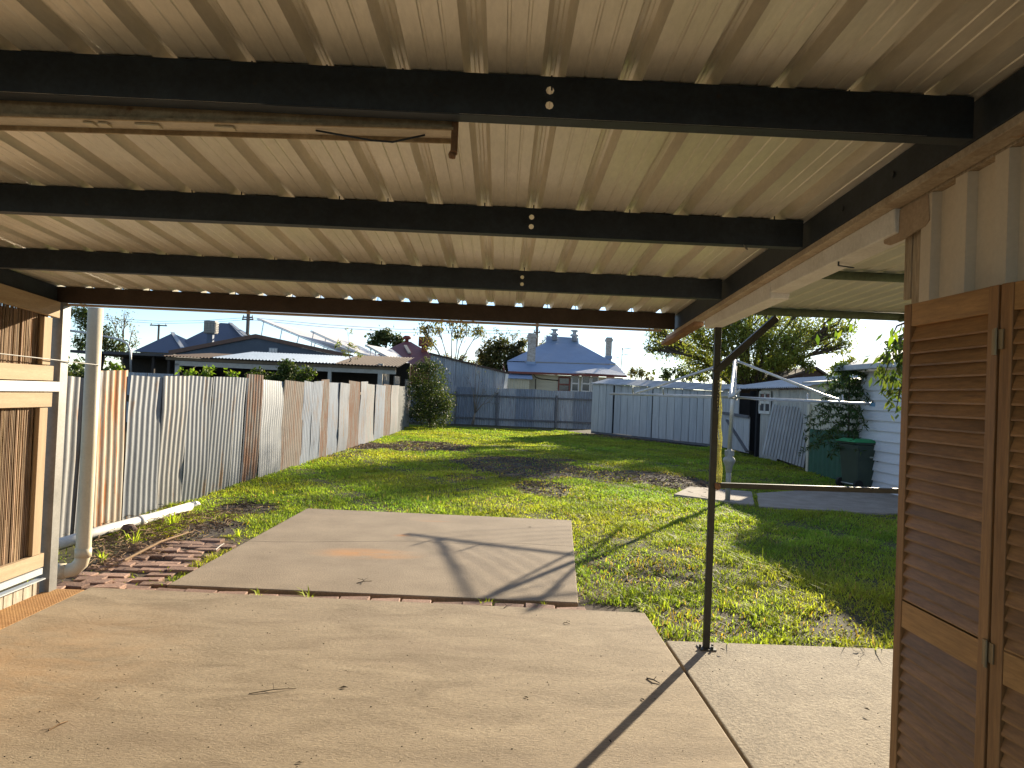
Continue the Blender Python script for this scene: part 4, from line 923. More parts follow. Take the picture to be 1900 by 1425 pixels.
MB().prism([gl + Vector((-.3, -.01, .06)), gp + Vector((0, -.01, .12)), gp + Vector((0, -.01, .2)), gl + Vector((-.3, -.01, .14))], (0, 9.2, 0)).prism([gp + Vector((.002, -.01, .12)), gr2 + Vector((.3, -.01, .06)), gr2 + Vector((.3, -.01, .14)), gp + Vector((.002, -.01, .2))], (0, 9.2, 0)).build('roof', M_bluei, bs)
v = AY(507, 650, BYY - .03); vent = MB().box((v.x - .25, BYY - .05, v.z - .14), (v.x + .25, BYY - .01, v.z + .14)).build('vent', mat('vent_grey', (.3, .33, .36), rough=.6), bs)
for i in range(3): MB().box((v.x - .21 + i * .15, BYY - .07, v.z - .1), (v.x - .09 + i * .15, BYY - .051, v.z + .1)).build('vent_grille', M_whitep, vent)
# blue hip roofed house beyond with cooler
HY2 = 56.0
M_navy = mat('navy_roof', (.085, .11, .165), (.07, .092, .14), scale=1, rough=.5, metal=.2, fine=.1, wave=('X', 4, .3))
hh_ = thing('hip_house', 'dark blue hip roofed house at the far left', 'house', (-26, HY2, LZ))
def hip(par, eL, eR, rL, rR, dep, mt, name='roof', over=0, wall=None):
    eL, eR, rL, rR = map(Vector, (eL, eR, rL, rR)); bL, bR = eL + Vector((0, dep, 0)), eR + Vector((0, dep, 0))
    o = MB().add([eL, eR, bR, bL, rL, rR], [(0, 1, 5, 4), (1, 2, 5), (2, 3, 4, 5), (3, 0, 4), (3, 2, 1, 0)]).build(name, mt, par)
    if wall: MB().box((eL.x + .4, eL.y + .4, LZ), (eR.x - .4, bR.y - .4, eL.z - .01)).build('wall', wall, par)
    return o
hip(hh_, AY(246, 652, HY2), AY(345, 656, HY2), AY(320, 618, HY2 + 4), AY(321, 618, HY2 + 4.1), 9, M_navy, wall=M_trimw)
hip(hh_, AY(300, 652, HY2 + 2), AY(480, 658, HY2 + 2), AY(409, 599, HY2 + 8), AY(426, 600, HY2 + 8), 12, M_navy, wall=M_trimw)
for A_, B_ in ((AY(320, 617, HY2 + 3.9), AY(345, 655, HY2 - .05)), (AY(427, 599, HY2 + 7.9), AY(456, 623, HY2 + 4))): MB().bar(A_, B_, .3, .08).build('ridge_cap', M_sroof, hh_)
def cooler(px0, px1, py0, py1, Y, mt, mt2, label, base_mat_):
    a, b = AY(px0, py1, Y), AY(px1, py0, Y); w = b.x - a.x; h = b.z - a.z; c = thing('evaporative_cooler', label, 'cooler', (a.x, Y, a.z))
    MB().box((a.x, Y, a.z), (b.x, Y + w * .8, b.z)).build('body', mt, c, bevel=.05)
    for i in range(6):
        z = a.z + h * (.10 + .135 * i)
        for j in range(3): MB().box((a.x + w * (.08 + .29 * j), Y - .05, z), (a.x + w * (.08 + .29 * j + .26), Y - .001, z + h * .09)).build('louvre', mt2, c)
        MB().box((b.x + .001, Y + .1, z), (b.x + .05, Y + w * .75, z + h * .09)).build('louvre', mt2, c)
    MB().box((a.x + w * .25, Y + .2, a.z - 1.3), (b.x - w * .25, Y + w * .6, a.z - .001)).build('duct', base_mat_, c)
M_cool = mat('cooler_grey', (.26, .25, .24), (.22, .21, .2), rough=.7); M_cool2 = mat('cooler_louvre', (.34, .32, .29), rough=.7)
cooler(377, 399, 595, 618, HY2 + 2.2, M_cool, M_cool2, 'grey louvred rooftop cooler on the dark blue roof', M_navy)
# solar arrays on tilt frames
M_sol = mat('panel_back', (.60, .58, .56), (.52, .50, .49), scale=2, rough=.45, rand=.06); M_solf = mat('panel_frame', (.55, .55, .55), rough=.4, metal=.6)
def solar(corners, n, legs, label):
    (xa, ya_, Da), (xb, yb_, Db), (xc, yc_, Dc), (xd, yd_, Dd) = corners
    A, B, C_, D = AY(xa, ya_, Da), AY(xb, yb_, Db), AY(xc, yc_, Dc), AY(xd, yd_, Dd)
    s = thing('solar_array', label, 'solar panels', tuple(D))
    for i in range(n):
        t0, t1 = i / n + .004, (i + 1) / n - .004
        q = [A.lerp(D, t0), A.lerp(D, t1), B.lerp(C_, t1), B.lerp(C_, t0)]; nr = (q[1] - q[0]).cross(q[3] - q[0]).normalized() * .05
        MB().hexa(q, [p + nr for p in q]).build('solar_panel', M_sol, s)
    MB().bar(A + Vector((0, -.02, -.04)), D + Vector((0, -.02, -.04)), .05, .05).build('edge_rail', M_solf, s)
    for t in legs:
        p = A.lerp(D, t); q = AY(475, 627, BYY)
        zz_ = max(gp.z - (gp.z - gr2.z) * (p.x - gp.x) / (gr2.x - gp.x), gr2.z - .2)
        if p.z - zz_ > .05: MB().bar(p, (p.x - .12, p.y, zz_ + .1), .04, .04).build('strut', M_solf, s)
solar(((477, 591, 41), (575, 617, 47), (668, 655, 47), (632, 655, 41)), 5, (.08, .3, .5, .7, .85), 'largest tilted solar array above the gabled shed ridge')
solar(((576, 614, 41.5), (640, 630, 46), (706, 662, 46), (690, 666, 41.5)), 4, (.05, .25, .45, .6), 'middle tilted solar array behind the weedy lean-to roof')
solar(((677, 640, 41), (727, 649, 45), (763, 678, 45), (738, 673, 41)), 3, (.2, .35, .5, .7), 'rightmost small solar array beside the maroon roof')
# red roofed house
RY = 54.0
M_mar = mat('maroon_roof', (.22, .085, .085), (.175, .065, .07), scale=1.5, rough=.55, fine=.12, wave=('X', 5, .4)); M_red = mat('brick_red', (.22, .06, .045), (.17, .05, .04), rough=.8)
rh = thing('maroon_house', 'maroon roofed house between the solar panels and the bush', 'house', (-8, RY, LZ))
hip(rh, AY(668, 672, RY), AY(840, 680, RY), AY(752, 633, RY + 5), AY(762, 634, RY + 5), 11, M_mar, wall=M_red)
q = AY(755, 630, RY + 5); MB().lathe((q.x, q.y, q.z - .3), [(.16, 0), (.16, .3), (.34, .34), (.36, .5), (.2, .62)], 12).build('roof_vent', M_red, rh, smooth=True)
MB().bar(AY(752, 641, RY + 3.6), AY(760, 655, RY + 2), .25, .1).build('skylight', M_trimw, rh)
cooler(776, 799, 625, 642, RY + 2.5, M_red, mat('cooler_red', (.27, .09, .07), rough=.8), 'maroon louvred rooftop cooler on the maroon roof', M_red)
# old corrugated shed wall with raked top
OY = 38.0
osd = thing('old_shed', 'weathered corrugated shed with raking roof line behind back fence', 'shed', (0, OY, LZ))
a, b = AY(800, 657, OY), AY(942, 694, OY)
for i in range(6):
    t0, t1 = i / 6, (i + 1) / 6; p, q = a.lerp(b, t0), a.lerp(b, t1)
    corr((p.x - .02, OY + .01 * (i % 2)), (q.x + .02, OY + .01 * (i % 2)), LZ, p.z, q.z, pitch=.13, amp=.025, nz=1, nrm=Vector((0, -1, 0))).build('iron_sheet', M_bf[1 + i % 2], osd, smooth=True)
MB().bar(a + Vector((-.1, -.05, .04)), b + Vector((.1, -.05, .04)), .12, .1).build('barge', M_rusty, osd)
MB().hexa([a + Vector((0, .05, 0)), b + Vector((0, .05, 0)), b + Vector((0, 5, 0)), a + Vector((0, 5, 0))], [a + Vector((0, .05, .05)), b + Vector((0, .05, .05)), b + Vector((0, 5, .05)), a + Vector((0, 5, .05))]).build('roof', M_rusty, osd)
MB().bar(AY(941, 694, OY - .1), AY(937, 722, OY - .1), .16, .12).build('white_post', M_whitep, osd)
# ---- blue roofed weatherboard house behind the back fence
QY = 47.0
M_rblue = mat('pale_blue_roof', (.25, .335, .47), (.22, .295, .42), scale=1.2, rough=.5, metal=.25, fine=.12, wave=('X', 4.2, .55))
M_rlt = mat('pale_grey_roof', (.52, .54, .56), (.45, .47, .5), scale=1.2, rough=.45, metal=.3, wave=('X', 4.2, .55))
M_hbd = mat('cream_board', (.56, .52, .38), (.49, .45, .33), scale=2, rough=.7, stretch=(.3, 1, 1))
M_rtr = mat('red_trim', (.22, .07, .05), rough=.7)
M_chim = mat('chimney_brick', (.58, .54, .48), (.30, .25, .20), scale=6, rough=.9, fine=.4, brick=3.4)
bh_ = thing('blue_roof_house', 'cream weatherboard house with pale blue hip roof and two chimneys', 'house', (3, QY, LZ))
eL, eR = AY(943, 689, QY), AY(1163, 697, QY); mL, mR = AY(941, 671, QY + 2.5), AY(1145, 677, QY + 2.5)
MB().poly([eL, eR, mR, mL]).build('skirt_roof', M_rblue, bh_)
MB().poly([AY(1060, 690.5, QY - .03), AY(1163, 697, QY - .03), AY(1139, 678.5, QY + 2.4)]).build('repaired_roof', M_rlt, bh_)
rL, rR = AY(1016, 634, QY + 7), AY(1071, 636, QY + 7)
bL, bR = mL + Vector((0, 10, 0)), mR + Vector((0, 10, 0))
MB().add([mL + Vector((0, 0, .05)), mR + Vector((0, 0, .05)), bR, bL, rL, rR], [(0, 1, 5, 4), (1, 2, 5), (2, 3, 4, 5), (3, 0, 4)]).build('roof', M_rblue, bh_)
g0, g1 = AY(1014, 623, QY + 7.4), AY(1073, 627, QY + 7.4)
MB().add([rL + Vector((-.1, -.25, -.1)), rR + Vector((.1, -.25, -.1)), g1, g0, rL + Vector((-.1, 1.4, -.1)), rR + Vector((.1, 1.4, -.1))], [(0, 1, 2, 3), (5, 4, 3, 2), (4, 0, 3), (1, 5, 2)]).build('gablet', M_rblue, bh_)
for px, py in ((1029, 624), (1066, 626)):
    q = AY(px, py, QY + 7); MB().lathe((q.x, q.y, q.z - .3), [(.2, 0), (.2, .35), (.34, .4), (.34, .5), (.16, .58), (.16, .72), (.32, .78), (.3, .86)], 12).build('roof_vent', M_hoist, bh_, smooth=True)
MB().bar(eL + Vector((0, -.06, -.06)), eR + Vector((0, -.06, -.06)), .12, .14).build('fascia', M_rtr, bh_)
MB().add([eL + Vector((-.2, 0, 0)), mL + Vector((-.25, 0, 0)), mL + Vector((-.25, 0, -.55)), eL + Vector((-.2, .5, -.6))], [(0, 1, 2, 3)]).build('barge', M_rtr, bh_)
WYY = QY + .55; w0, w1 = AY(936, 715, WYY).x, AY(1155, 715, WYY).x
nbd = 13; zt_ = eL.z - .15; me1 = None
for i in range(nbd):
    z = .9 + (zt_ - .9) * i / nbd; h_ = (zt_ - .9) / nbd
    if me1 is None:
        o = MB().prism([(w0, WYY, 0), (w0, WYY - .05, 0), (w0, WYY - .012, h_), (w0, WYY, h_)], (w1 - w0, 0, 0)).build('board', M_hbd, None); me1 = o.data
    else: o = bpy.data.objects.new('board', me1); COL.objects.link(o)
    o.location = (0, 0, z); adopt(o, bh_)
MB().box((w0, WYY + .01, LZ), (w1, QY + 11, eL.z - .1)).build('wall', M_hbd, bh_)
def hwin(x0, x1, y0_, y1_, fm, name='window', bars=1):
    a, b = AY(x0, y1_, WYY - .08), AY(x1, y0_, WYY - .08)
    o = MB().box((a.x, WYY - .09, a.z), (b.x, WYY - .05, b.z)).build(name, mat('house_glass', (.06, .075, .08), rough=.12, spec=.7), bh_)
    for p, q in (((a.x, a.z), (b.x, a.z)), ((a.x, b.z), (b.x, b.z)), ((a.x, a.z), (a.x, b.z)), ((b.x, a.z), (b.x, b.z))) + ((((a.x), (a.z + b.z) / 2), ((b.x), (a.z + b.z) / 2)),) * bars:
        MB().bar((p[0], WYY - .11, p[1]), (q[0], WYY - .11, q[1]), .08, .1).build('frame', fm, o)
hwin(1036, 1057, 701, 726, M_rtr); hwin(1060, 1074, 697, 726, M_whitep); hwin(1079, 1095, 698, 726, M_whitep); hwin(1097, 1110, 699, 726, M_whitep); hwin(1124, 1140, 701, 726, M_whitep)
a, b = AY(943, 692, QY - .5), AY(988, 704, QY - 1.1)
MB().hexa([(a.x, WYY - .06, a.z), (b.x, WYY - .06, a.z), (b.x, QY - 1.1, b.z), (a.x, QY - 1.1, b.z)], [(a.x, WYY - .06, a.z + .05), (b.x, WYY - .06, a.z + .05), (b.x, QY - 1.1, b.z + .05), (a.x, QY - 1.1, b.z + .05)]).build('awning', M_rblue, bh_)
c_ = AY(982, 712, QY - .9); corr((a.x, QY - .9), (c_.x, QY - .9), LZ, b.z - .02, b.z - .02, pitch=.16, amp=.02, nz=1).build('lean_to_wall', M_hbd, bh_)
for (x0, x1, y0_, y1_, Y) in ((978, 995, 619, 673, QY + 2.0), (1125, 1136, 626, 662, QY + 5)):
    p, q = AY(x0, y1_, Y), AY(x1, y0_, Y)
    c = MB().box((p.x, Y, p.z - .6), (q.x, Y + .6, q.z)).build('chimney', M_chim, bh_); MB().box((p.x - .06, Y - .06, q.z - .3), (q.x + .06, Y + .66, q.z - .12)).build('chimney_band', M_chim, c)
    MB().box((p.x - .05, Y - .05, p.z - .15), (q.x + .05, Y + .65, p.z + .08)).build('flashing', M_rblue, c)
MB().tube([AY(990, 694, WYY - .1), AY(994, 700, WYY - .1), AY(1003, 703, WYY - .1), AY(1036, 706, WYY - .1)], .03, 5).tube([AY(994, 703, WYY - .1), AY(994, 730, WYY - .1)], .03, 5).build('cable', M_dark, bh_)
# antenna and power poles
M_pole = mat('pole_timber', (.16, .14, .12), (.12, .10, .085), rough=.9)
an = thing('tv_antenna', 'thin television antenna right of the chimney', 'antenna', tuple(AY(1152, 690, QY + 4)))
MB().tube([AY(1152, 690, QY + 4), AY(1155, 645, QY + 4)], .03, 6).build('mast', M_pole, an)
for y0_, x0, x1 in ((648, 1154, 1171), (659, 1153, 1166), (664, 1143, 1152)): MB().tube([AY(x0, y0_, QY + 4), AY(x1, y0_ - 2, QY + 4)], .025, 5).build('boom', M_pole, an)
def pole(px, py0, py1, Y, arm, label, r=.11):
    p = thing('power_pole', label, 'power pole', tuple(AY(px, py1, Y)), group='distant power poles')
    t = AY(px, py0, Y); MB().tube([(t.x, Y, LZ), t], r, 8).build('pole', M_pole, p)
    for dy, w in arm:
        z = AY(px, py0 + dy, Y).z; MB().box((t.x - w, Y - .14, z - .06), (t.x + w, Y - .02 - r * .0 + .0, z + .06)).build('cross_arm', M_pole, p)
        for k in (-.85, .85): MB().lathe((t.x + w * k, Y - .08, z + .06), [(.05, 0), (.07, .1), (.03, .16)], 8).build('insulator', M_whitep, p)
pole(295, 602, 650, 75, ((2, .9),), 'small power pole with crossarm above the dark blue roof')
pole(462, 560, 640, 62, ((29, .45), (33, .5)), 'tall power pole behind the gabled shed ridge', .16)
pole(997, 600, 660, 66, ((17, .3),), 'power pole beside the left house chimney', .14)
wv_ = [((150, 584, 70), (462, 589, 62), (1000, 612, 66)), ((150, 588, 70), (462, 593, 62), (1000, 618, 66))]
for i, (a, b, c) in enumerate(wv_):
    A, B, C_ = AY(*a), AY(*b), AY(*c); pts = [A.lerp(B, t) + Vector((0, 0, -.5 * math.sin(math.pi * t))) for t in (0, .25, .5, .75, 1)] + [B.lerp(C_, t) + Vector((0, 0, -.5 * math.sin(math.pi * t))) for t in (.25, .5, .75, 1)]
    tag(MB().tube(pts, .016, 4).build('power_line', M_pole, None), ('upper' if i == 0 else 'lower') + ' thin power line strung across the sky', 'wire')
# ============================================================ TREES AND PLANTS
def leafmat(n, c1, c2, tr=.35): return mat(n, c1, c2, scale=.8, rough=.55, trans=tr, spec=.25, attr=('col', 'mul'))
L_big = leafmat('feathery_leaf', (.21, .23, .065), (.14, .165, .045), .55)
L_dark = leafmat('dark_leaf', (.075, .10, .028), (.042, .06, .018), .3)
L_yel = leafmat('yellow_leaf', (.17, .18, .03), (.10, .12, .02), .45)
L_grn = leafmat('fresh_leaf', (.15, .22, .03), (.10, .16, .022), .45)
L_pale = leafmat('dry_leaf', (.20, .18, .08), (.13, .12, .05), .35)
L_fern = leafmat('fern_leaf', (.06, .10, .035), (.04, .07, .025), .35)
M_bark = mat('bark', (.12, .09, .065), (.07, .052, .038), scale=8, rough=.95, stretch=(4, 4, .6), fine=.4)
M_barkp = mat('pale_bark', (.30, .25, .20), (.20, .16, .12), scale=8, rough=.95, stretch=(4, 4, .6), fine=.3)
def leaves(name, P, size, material, parent, droop=.3, aspect=.4, var=.45, rng=NR):
    n = len(P); a = rng.normal(size=(n, 3)); a[:, 2] -= droop * 2; a /= np.linalg.norm(a, axis=1)[:, None]
    b = np.cross(a, rng.normal(size=(n, 3))); b /= np.linalg.norm(b, axis=1)[:, None] + 1e-9
    Ls = size * rng.uniform(.6, 1.35, n)[:, None]; w = Ls * aspect * .5
    V = np.stack([P, P + a * Ls * .45 + b * w, P + a * Ls, P + a * Ls * .45 - b * w], 1).reshape(-1, 3)
    me = np_mesh(name, V, np.arange(n * 4).reshape(n, 4)); c = np.ones((n, 4)); br = rng.uniform(1 - var, 1 + var, n)
    c[:, :3] = br[:, None] * np.stack([rng.uniform(.85, 1.25, n), np.ones(n), rng.uniform(.7, 1.1, n)], -1)
    ca = me.attributes.new('col', 'FLOAT_COLOR', 'POINT'); ca.data.foreach_set('color', np.repeat(c, 4, 0).astype(np.float32).ravel())
    return link(name, me, material, parent)
def blobpts(c, r, n, per=22, cl=.2, shell=.5, rng=NR):
    k = max(3, n // per); d = rng.normal(size=(k, 3)); d /= np.linalg.norm(d, axis=1)[:, None]
    cc = np.array(c) + d * (rng.random(k) ** shell)[:, None] * np.array(r)
    i = rng.integers(0, k, n); return cc[i] + rng.normal(size=(n, 3)) * np.array(r) * cl, cc
def tree(name, label, cat, base, Y, blobs, size, lm, bark=M_bark, trunk_r=.16, density=1.0, droop=.3, twigs=5, group=None, depth_r=.8, aspect=.4, shell=.5, cl=.2, fork=.35, trunk_px=None):
    """blobs: (px, py, radius px, leaves, depth offset)"""
    base = Vector(base); t = thing(name, label, cat, tuple(base), group); tm = MB(); C_s = [(AY(x, y, Y + (dz if dz else 0)), r * Y / F, n) for x, y, r, n, dz in blobs]
    cz = sum(c.z for c, _, _ in C_s) / len(C_s); cx = sum(c.x for c, _, _ in C_s) / len(C_s)
    fk = base + (Vector((cx, base.y, cz)) - base) * fork
    tm.tube([base, base.lerp(fk, .5) + Vector((R.uniform(-.1, .1), 0, 0)), fk], [trunk_r, trunk_r * .85, trunk_r * .7], 9)
    PP = []
    for c, r, n in C_s:
        md = fk.lerp(c, .5) + Vector((R.uniform(-.15, .15), R.uniform(-.15, .15), .12 * (c - fk).length))
        tm.tube([fk, md, c], [trunk_r * .42, trunk_r * .22, trunk_r * .07], 6)
        p, cc = blobpts(c, (r, r * depth_r, r * .85), int(n * density), cl=cl, shell=shell); PP.append(p)
        for j in range(min(twigs * 2, len(cc))):
            q = Vector(cc[j]); s = md.lerp(c, R.uniform(.2, .9)); tm.tube([s, s.lerp(q, .5) + Vector((0, 0, R.uniform(-.05, .1) * r)), q], [trunk_r * .14, trunk_r * .1, trunk_r * .04], 4, cap=False)
    tm.build('trunk', bark, t, smooth=True)
    if sum(len(p) for p in PP): leaves('crown', np.concatenate(PP), size, lm, t, droop, aspect)
    return t
def gnd(px, Y): q = AY(px, 700, Y); return (q.x, Y, LZ)
def rnd(n): return R.uniform(-n, n)
# the big feathery tree
TY = 36.0
bl = []
for (x, y, r, n) in ((1235, 640, 26, 700), (1222, 615, 22, 420), (1262, 655, 26, 700), (1285, 615, 34, 900), (1300, 670, 30, 900), (1330, 640, 34, 1200), (1345, 590, 40, 1300), (1385, 615, 40, 1500), (1420, 640, 36, 1300), (1440, 590, 42, 1400), (1465, 640, 34, 1100),
                     (1490, 605, 36, 1100), (1520, 625, 30, 700), (1545, 605, 30, 600), (1560, 640, 22, 320), (1410, 680, 30, 900), (1360, 680, 30, 900), (1455, 675, 26, 700), (1400, 550, 46, 1300), (1300, 560, 44, 1200), (1500, 560, 44, 1100), (1350, 520, 46, 1200), (1440, 510, 46, 1200), (1205, 645, 14, 160), (1575, 610, 18, 160)):
    bl.append((x + rnd(4), y + rnd(4), r, n, rnd(3.0)))
tree('feathery_tree', 'big feathery green tree rising behind the sheds', 'tree', gnd(1395, TY), TY, bl, .17, L_big, trunk_r=.34, density=1.6, droop=.35, twigs=10, aspect=.32, cl=.3)
tree('yellow_tree', 'yellow green sunlit bush between the big tree and iron shed', 'tree', gnd(1470, 32), 32, [(1455, 668, 20, 700, 0), (1480, 662, 20, 700, .5), (1430, 676, 16, 400, 0), (1500, 678, 14, 300, .3)], .16, L_yel, trunk_r=.1, droop=.2)
tree('yellow_tree', 'yellow green leafy bush behind the fern like sapling', 'tree', gnd(1580, 24), 24, [(1555, 690, 20, 500, 0), (1580, 680, 22, 600, 0), (1605, 690, 18, 400, 0)], .13, L_yel, trunk_r=.08, droop=.2)
# background trees from left to right
tree('leafy_tree', 'green tree with bare twigs at the far left', 'tree', gnd(190, 48), 48, [(165, 600, 26, 700, 0), (195, 625, 28, 900, 0), (160, 635, 26, 700, 0), (215, 645, 22, 500, 0), (150, 580, 24, 600, 0)], .22, L_dark, trunk_r=.22)
tree('bare_tree', 'leafless pale twiggy tree beside the far left tree', 'tree', gnd(232, 52), 52, [(225, 595, 26, 90, 0), (245, 612, 22, 80, 0), (205, 585, 22, 60, 0), (255, 630, 16, 60, 0), (232, 575, 20, 40, 0)], .16, L_pale, M_barkp, trunk_r=.2, twigs=14)
tree('round_tree', 'round dark green tree behind the maroon roof', 'tree', gnd(712, 62), 62, [(700, 628, 18, 700, 0), (720, 624, 18, 700, 0), (738, 632, 13, 420, 0), (690, 636, 10, 260, 0)], .32, L_dark, trunk_r=.25)
tree('gum_tree', 'thin airy gum tree with curved bare limbs right of maroon cooler', 'tree', gnd(845, 52), 52, [(785, 612, 16, 130, 0), (812, 606, 18, 150, 0), (800, 632, 14, 100, 0), (868, 606, 20, 150, 0), (890, 612, 14, 110, 0), (850, 622, 10, 60, 0), (840, 600, 14, 80, 0)], .30, L_pale, M_barkp, trunk_r=.16, twigs=12, droop=.6, cl=.42)
tree('dense_tree', 'dense olive tree left of the blue roofed house', 'tree', gnd(925, 56), 56, [(925, 645, 26, 1100, 0), (905, 662, 22, 800, 0), (945, 668, 26, 1000, 0), (920, 680, 24, 800, 0), (962, 650, 16, 450, 0), (968, 636, 9, 180, 0), (900, 685, 18, 500, 0)], .30, leafmat('olive_leaf', (.095, .095, .03), (.055, .058, .02), .3), trunk_r=.3)
tree('bare_tree', 'leafless brown treetop behind the left house chimney', 'tree', gnd(960, 72), 72, [(950, 620, 22, 120, 0), (975, 630, 20, 140, 0), (1000, 640, 16, 120, 0), (930, 615, 16, 60, 0), (1020, 620, 16, 40, 0)], .22, L_pale, M_bark, trunk_r=.22, twigs=14)
tree('scrub_tree', 'dry greenish treetop in the distance right of the antenna', 'tree', gnd(1182, 62), 62, [(1175, 690, 13, 320, 0), (1190, 692, 14, 320, 0), (1204, 700, 10, 200, 0)], .22, L_pale, trunk_r=.16)
tree('scrub_tree', 'low olive treetops between the maroon house and old shed', 'tree', gnd(850, 66), 66, [(830, 668, 14, 320, 0), (860, 672, 16, 400, 0), (890, 676, 16, 400, 0), (880, 690, 14, 300, 0)], .26, L_pale, trunk_r=.16)
for i, (x, lab) in enumerate(((1260, 'low distant hedge tree under the feathery crown'), (1330, 'low distant tree directly behind the long shed roof'))):
    tree('scrub_tree', lab, 'tree', gnd(x, 58), 58, [(x - 20, 694, 16, 400, 0), (x + 6, 690, 18, 450, 0), (x + 30, 696, 15, 350, 0)], .26, L_dark, trunk_r=.16)
# weeds on the lean-to roof
tree('roof_weed', 'tall dry weed growing on the rusted lean-to roof', 'plant', AY(648, 672, 30.5), 30.5, [(640, 655, 9, 60, 0), (655, 640, 10, 60, 0), (628, 640, 9, 50, 0), (665, 658, 8, 40, 0), (645, 615, 10, 20, 0)], .12, L_yel, M_barkp, trunk_r=.03, twigs=6)
# dense bush at the fence corner
BQ = G(797, 795, LZ)
tree('bush', 'dense dark green bush at the far fence corner', 'bush', BQ, BQ.y, [(795, 700, 34, 2600, 0), (800, 740, 38, 3000, 0), (805, 770, 32, 2000, 0), (782, 765, 26, 1300, .3), (778, 725, 26, 1300, .3), (795, 680, 22, 900, 0), (820, 745, 24, 1200, 0)], .085, L_dark, trunk_r=.09, depth_r=.9, aspect=.55, shell=.33, cl=.16, fork=.2)
# bare shrub against the back fence
SQ = G(876, 788, LZ)
tree('bare_shrub', 'leafless crooked shrub in front of the back fence', 'shrub', SQ, SQ.y, [(890, 700, 16, 25, 0), (912, 745, 16, 20, 0), (900, 720, 18, 25, 0), (868, 700, 12, 15, 0), (925, 728, 12, 15, 0), (885, 665, 12, 12, 0), (880, 735, 10, 10, 0)], .07, L_pale, M_barkp, trunk_r=.075, twigs=10, fork=.28)
# shoots above the left fence
def sprig(px, py, Y, n, r, label, lm, size=.09):
    c = AY(px, py, Y); t = thing('leafy_shoot', label, 'plant', (c.x, Y, LZ), 'leafy shoots above the left fence'); m = MB(); P = []
    for k in range(n):
        tip = c + Vector((rnd(r), rnd(r * .6), R.uniform(-.1, 1) * r)); b = Vector((c.x + rnd(.1), Y, LZ)); b2 = Vector((c.x + rnd(.12), Y, c.z - r * 1.2)); m.tube([b, b2, tip], [.018, .013, .005], 5)
        for j in range(34): P.append(tuple(b2.lerp(tip, R.uniform(.2, 1.0)) + Vector((rnd(.07), rnd(.07), rnd(.05)))))
    m.build('stem', M_bark, t); leaves('foliage', np.array(P), size, lm, t, .1, .45)
sprig(213, 683, 11.5, 4, .13, 'bright leafy shoot beside the downpipe above the fence', L_grn, .075)
sprig(345, 690, 15, 4, .2, 'first of the bright leafy shoots right of the white post', L_grn)
sprig(378, 690, 15.5, 4, .2, 'second bright leafy shoot right of the white post', L_grn)
sprig(428, 697, 16.5, 2, .15, 'small single bright shoot in the middle of the fence top', L_grn, .08)
tree('hedge_shrub', 'dark leafy shrub peeping above the middle of the left fence', 'shrub', gnd(520, 20), 20, [(480, 700, 18, 500, 0), (510, 700, 18, 520, 0), (535, 680, 17, 520, 0), (565, 695, 20, 600, 0), (530, 700, 20, 520, 0)], .10, leafmat('shrub_leaf', (.07, .10, .022), (.04, .06, .015), .35), trunk_r=.04, fork=.5)
# fern-like sapling behind the bin
FX, FY = 7.33, 15.15
fs = thing('fern_sapling', 'young tree with tiered feathery fronds behind the wheelie bin', 'tree', (FX, FY, LZ)); zt = AY(1575, 678, FY).z
base_px = AY(1572, 800, FY); FX = base_px.x
MB().tube([(FX, FY, LZ), (FX + .03, FY, 1.4), (FX, FY, zt)], [.03, .022, .006], 7).build('stem', M_bark, fs)
ft = []; fm = MB()
for k in range(12):
    z = .75 + (zt - .75) * k / 11; L = .95 * (1 - .62 * (k / 11) ** 1.6)
    for j in range(5):
        a = j * 1.2566 + k * .9 + rnd(.2); d = Vector((math.cos(a), math.sin(a), 0)); s = Vector((-d.y, d.x, 0)); Lf = L * R.uniform(.8, 1.15); pts = []
        for t in (0, .25, .5, .75, 1): pts.append(Vector((FX, FY, z)) + d * Lf * t + Vector((0, 0, Lf * (.55 * t - .75 * t * t))))
        fm.tube(pts, .004, 4, cap=False)
        for q in range(95):
            t = R.uniform(.12, 1); i = min(int(t * 4), 3); p = pts[i].lerp(pts[i + 1], t * 4 - i); ft.append(tuple(p + s * rnd(.11) * (1.1 - .6 * t) + Vector((0, 0, rnd(.02) - .01))))
fm.build('frond_ribs', M_bark, fs); leaves('fronds', np.array(ft), .10, L_fern, fs, .35, .28)
# branches hanging in from the right near the house corner
def hang(label, starts, Y, lm, size, n, name='hanging_branch'):
    b0 = AY(*starts[0][0], Y); t = thing(name, label, 'branch', tuple(b0)); m = MB(); P = []
    for pts in starts:
        q = [AY(x, y, Y + rnd(.2)) for x, y in pts]; m.tube(q, [.012 - .009 * i / (len(q) - 1) for i in range(len(q))], 5)
        for k in range(n):
            i = R.randrange(len(q) - 1); P.append(tuple(q[i].lerp(q[i + 1], R.random()) + Vector((rnd(.10), rnd(.12), rnd(.06)))))
    m.build('twig', M_bark, t); leaves('foliage', np.array(P), size, lm, t, .8, .34)
hang('leafy branches drooping beside the top of the louvre door', [[(1700, 620), (1660, 640), (1632, 668)], [(1700, 640), (1650, 670), (1640, 700)], [(1700, 660), (1662, 690), (1652, 730)], [(1700, 690), (1670, 720), (1662, 765)], [(1700, 610), (1665, 625), (1640, 650)], [(1700, 630), (1672, 660), (1660, 700)], [(1705, 640), (1680, 690), (1668, 740)]], 7.0, leafmat('droop_leaf', (.085, .12, .03), (.05, .075, .02), .4), .115, 46)
hang('few sunlit leaves hanging from the cover edge', [[(1590, 575), (1560, 590), (1550, 610)], [(1560, 575), (1530, 600), (1524, 616)], [(1600, 580), (1580, 592), (1572, 606)]], 6.2, L_grn, .10, 7)
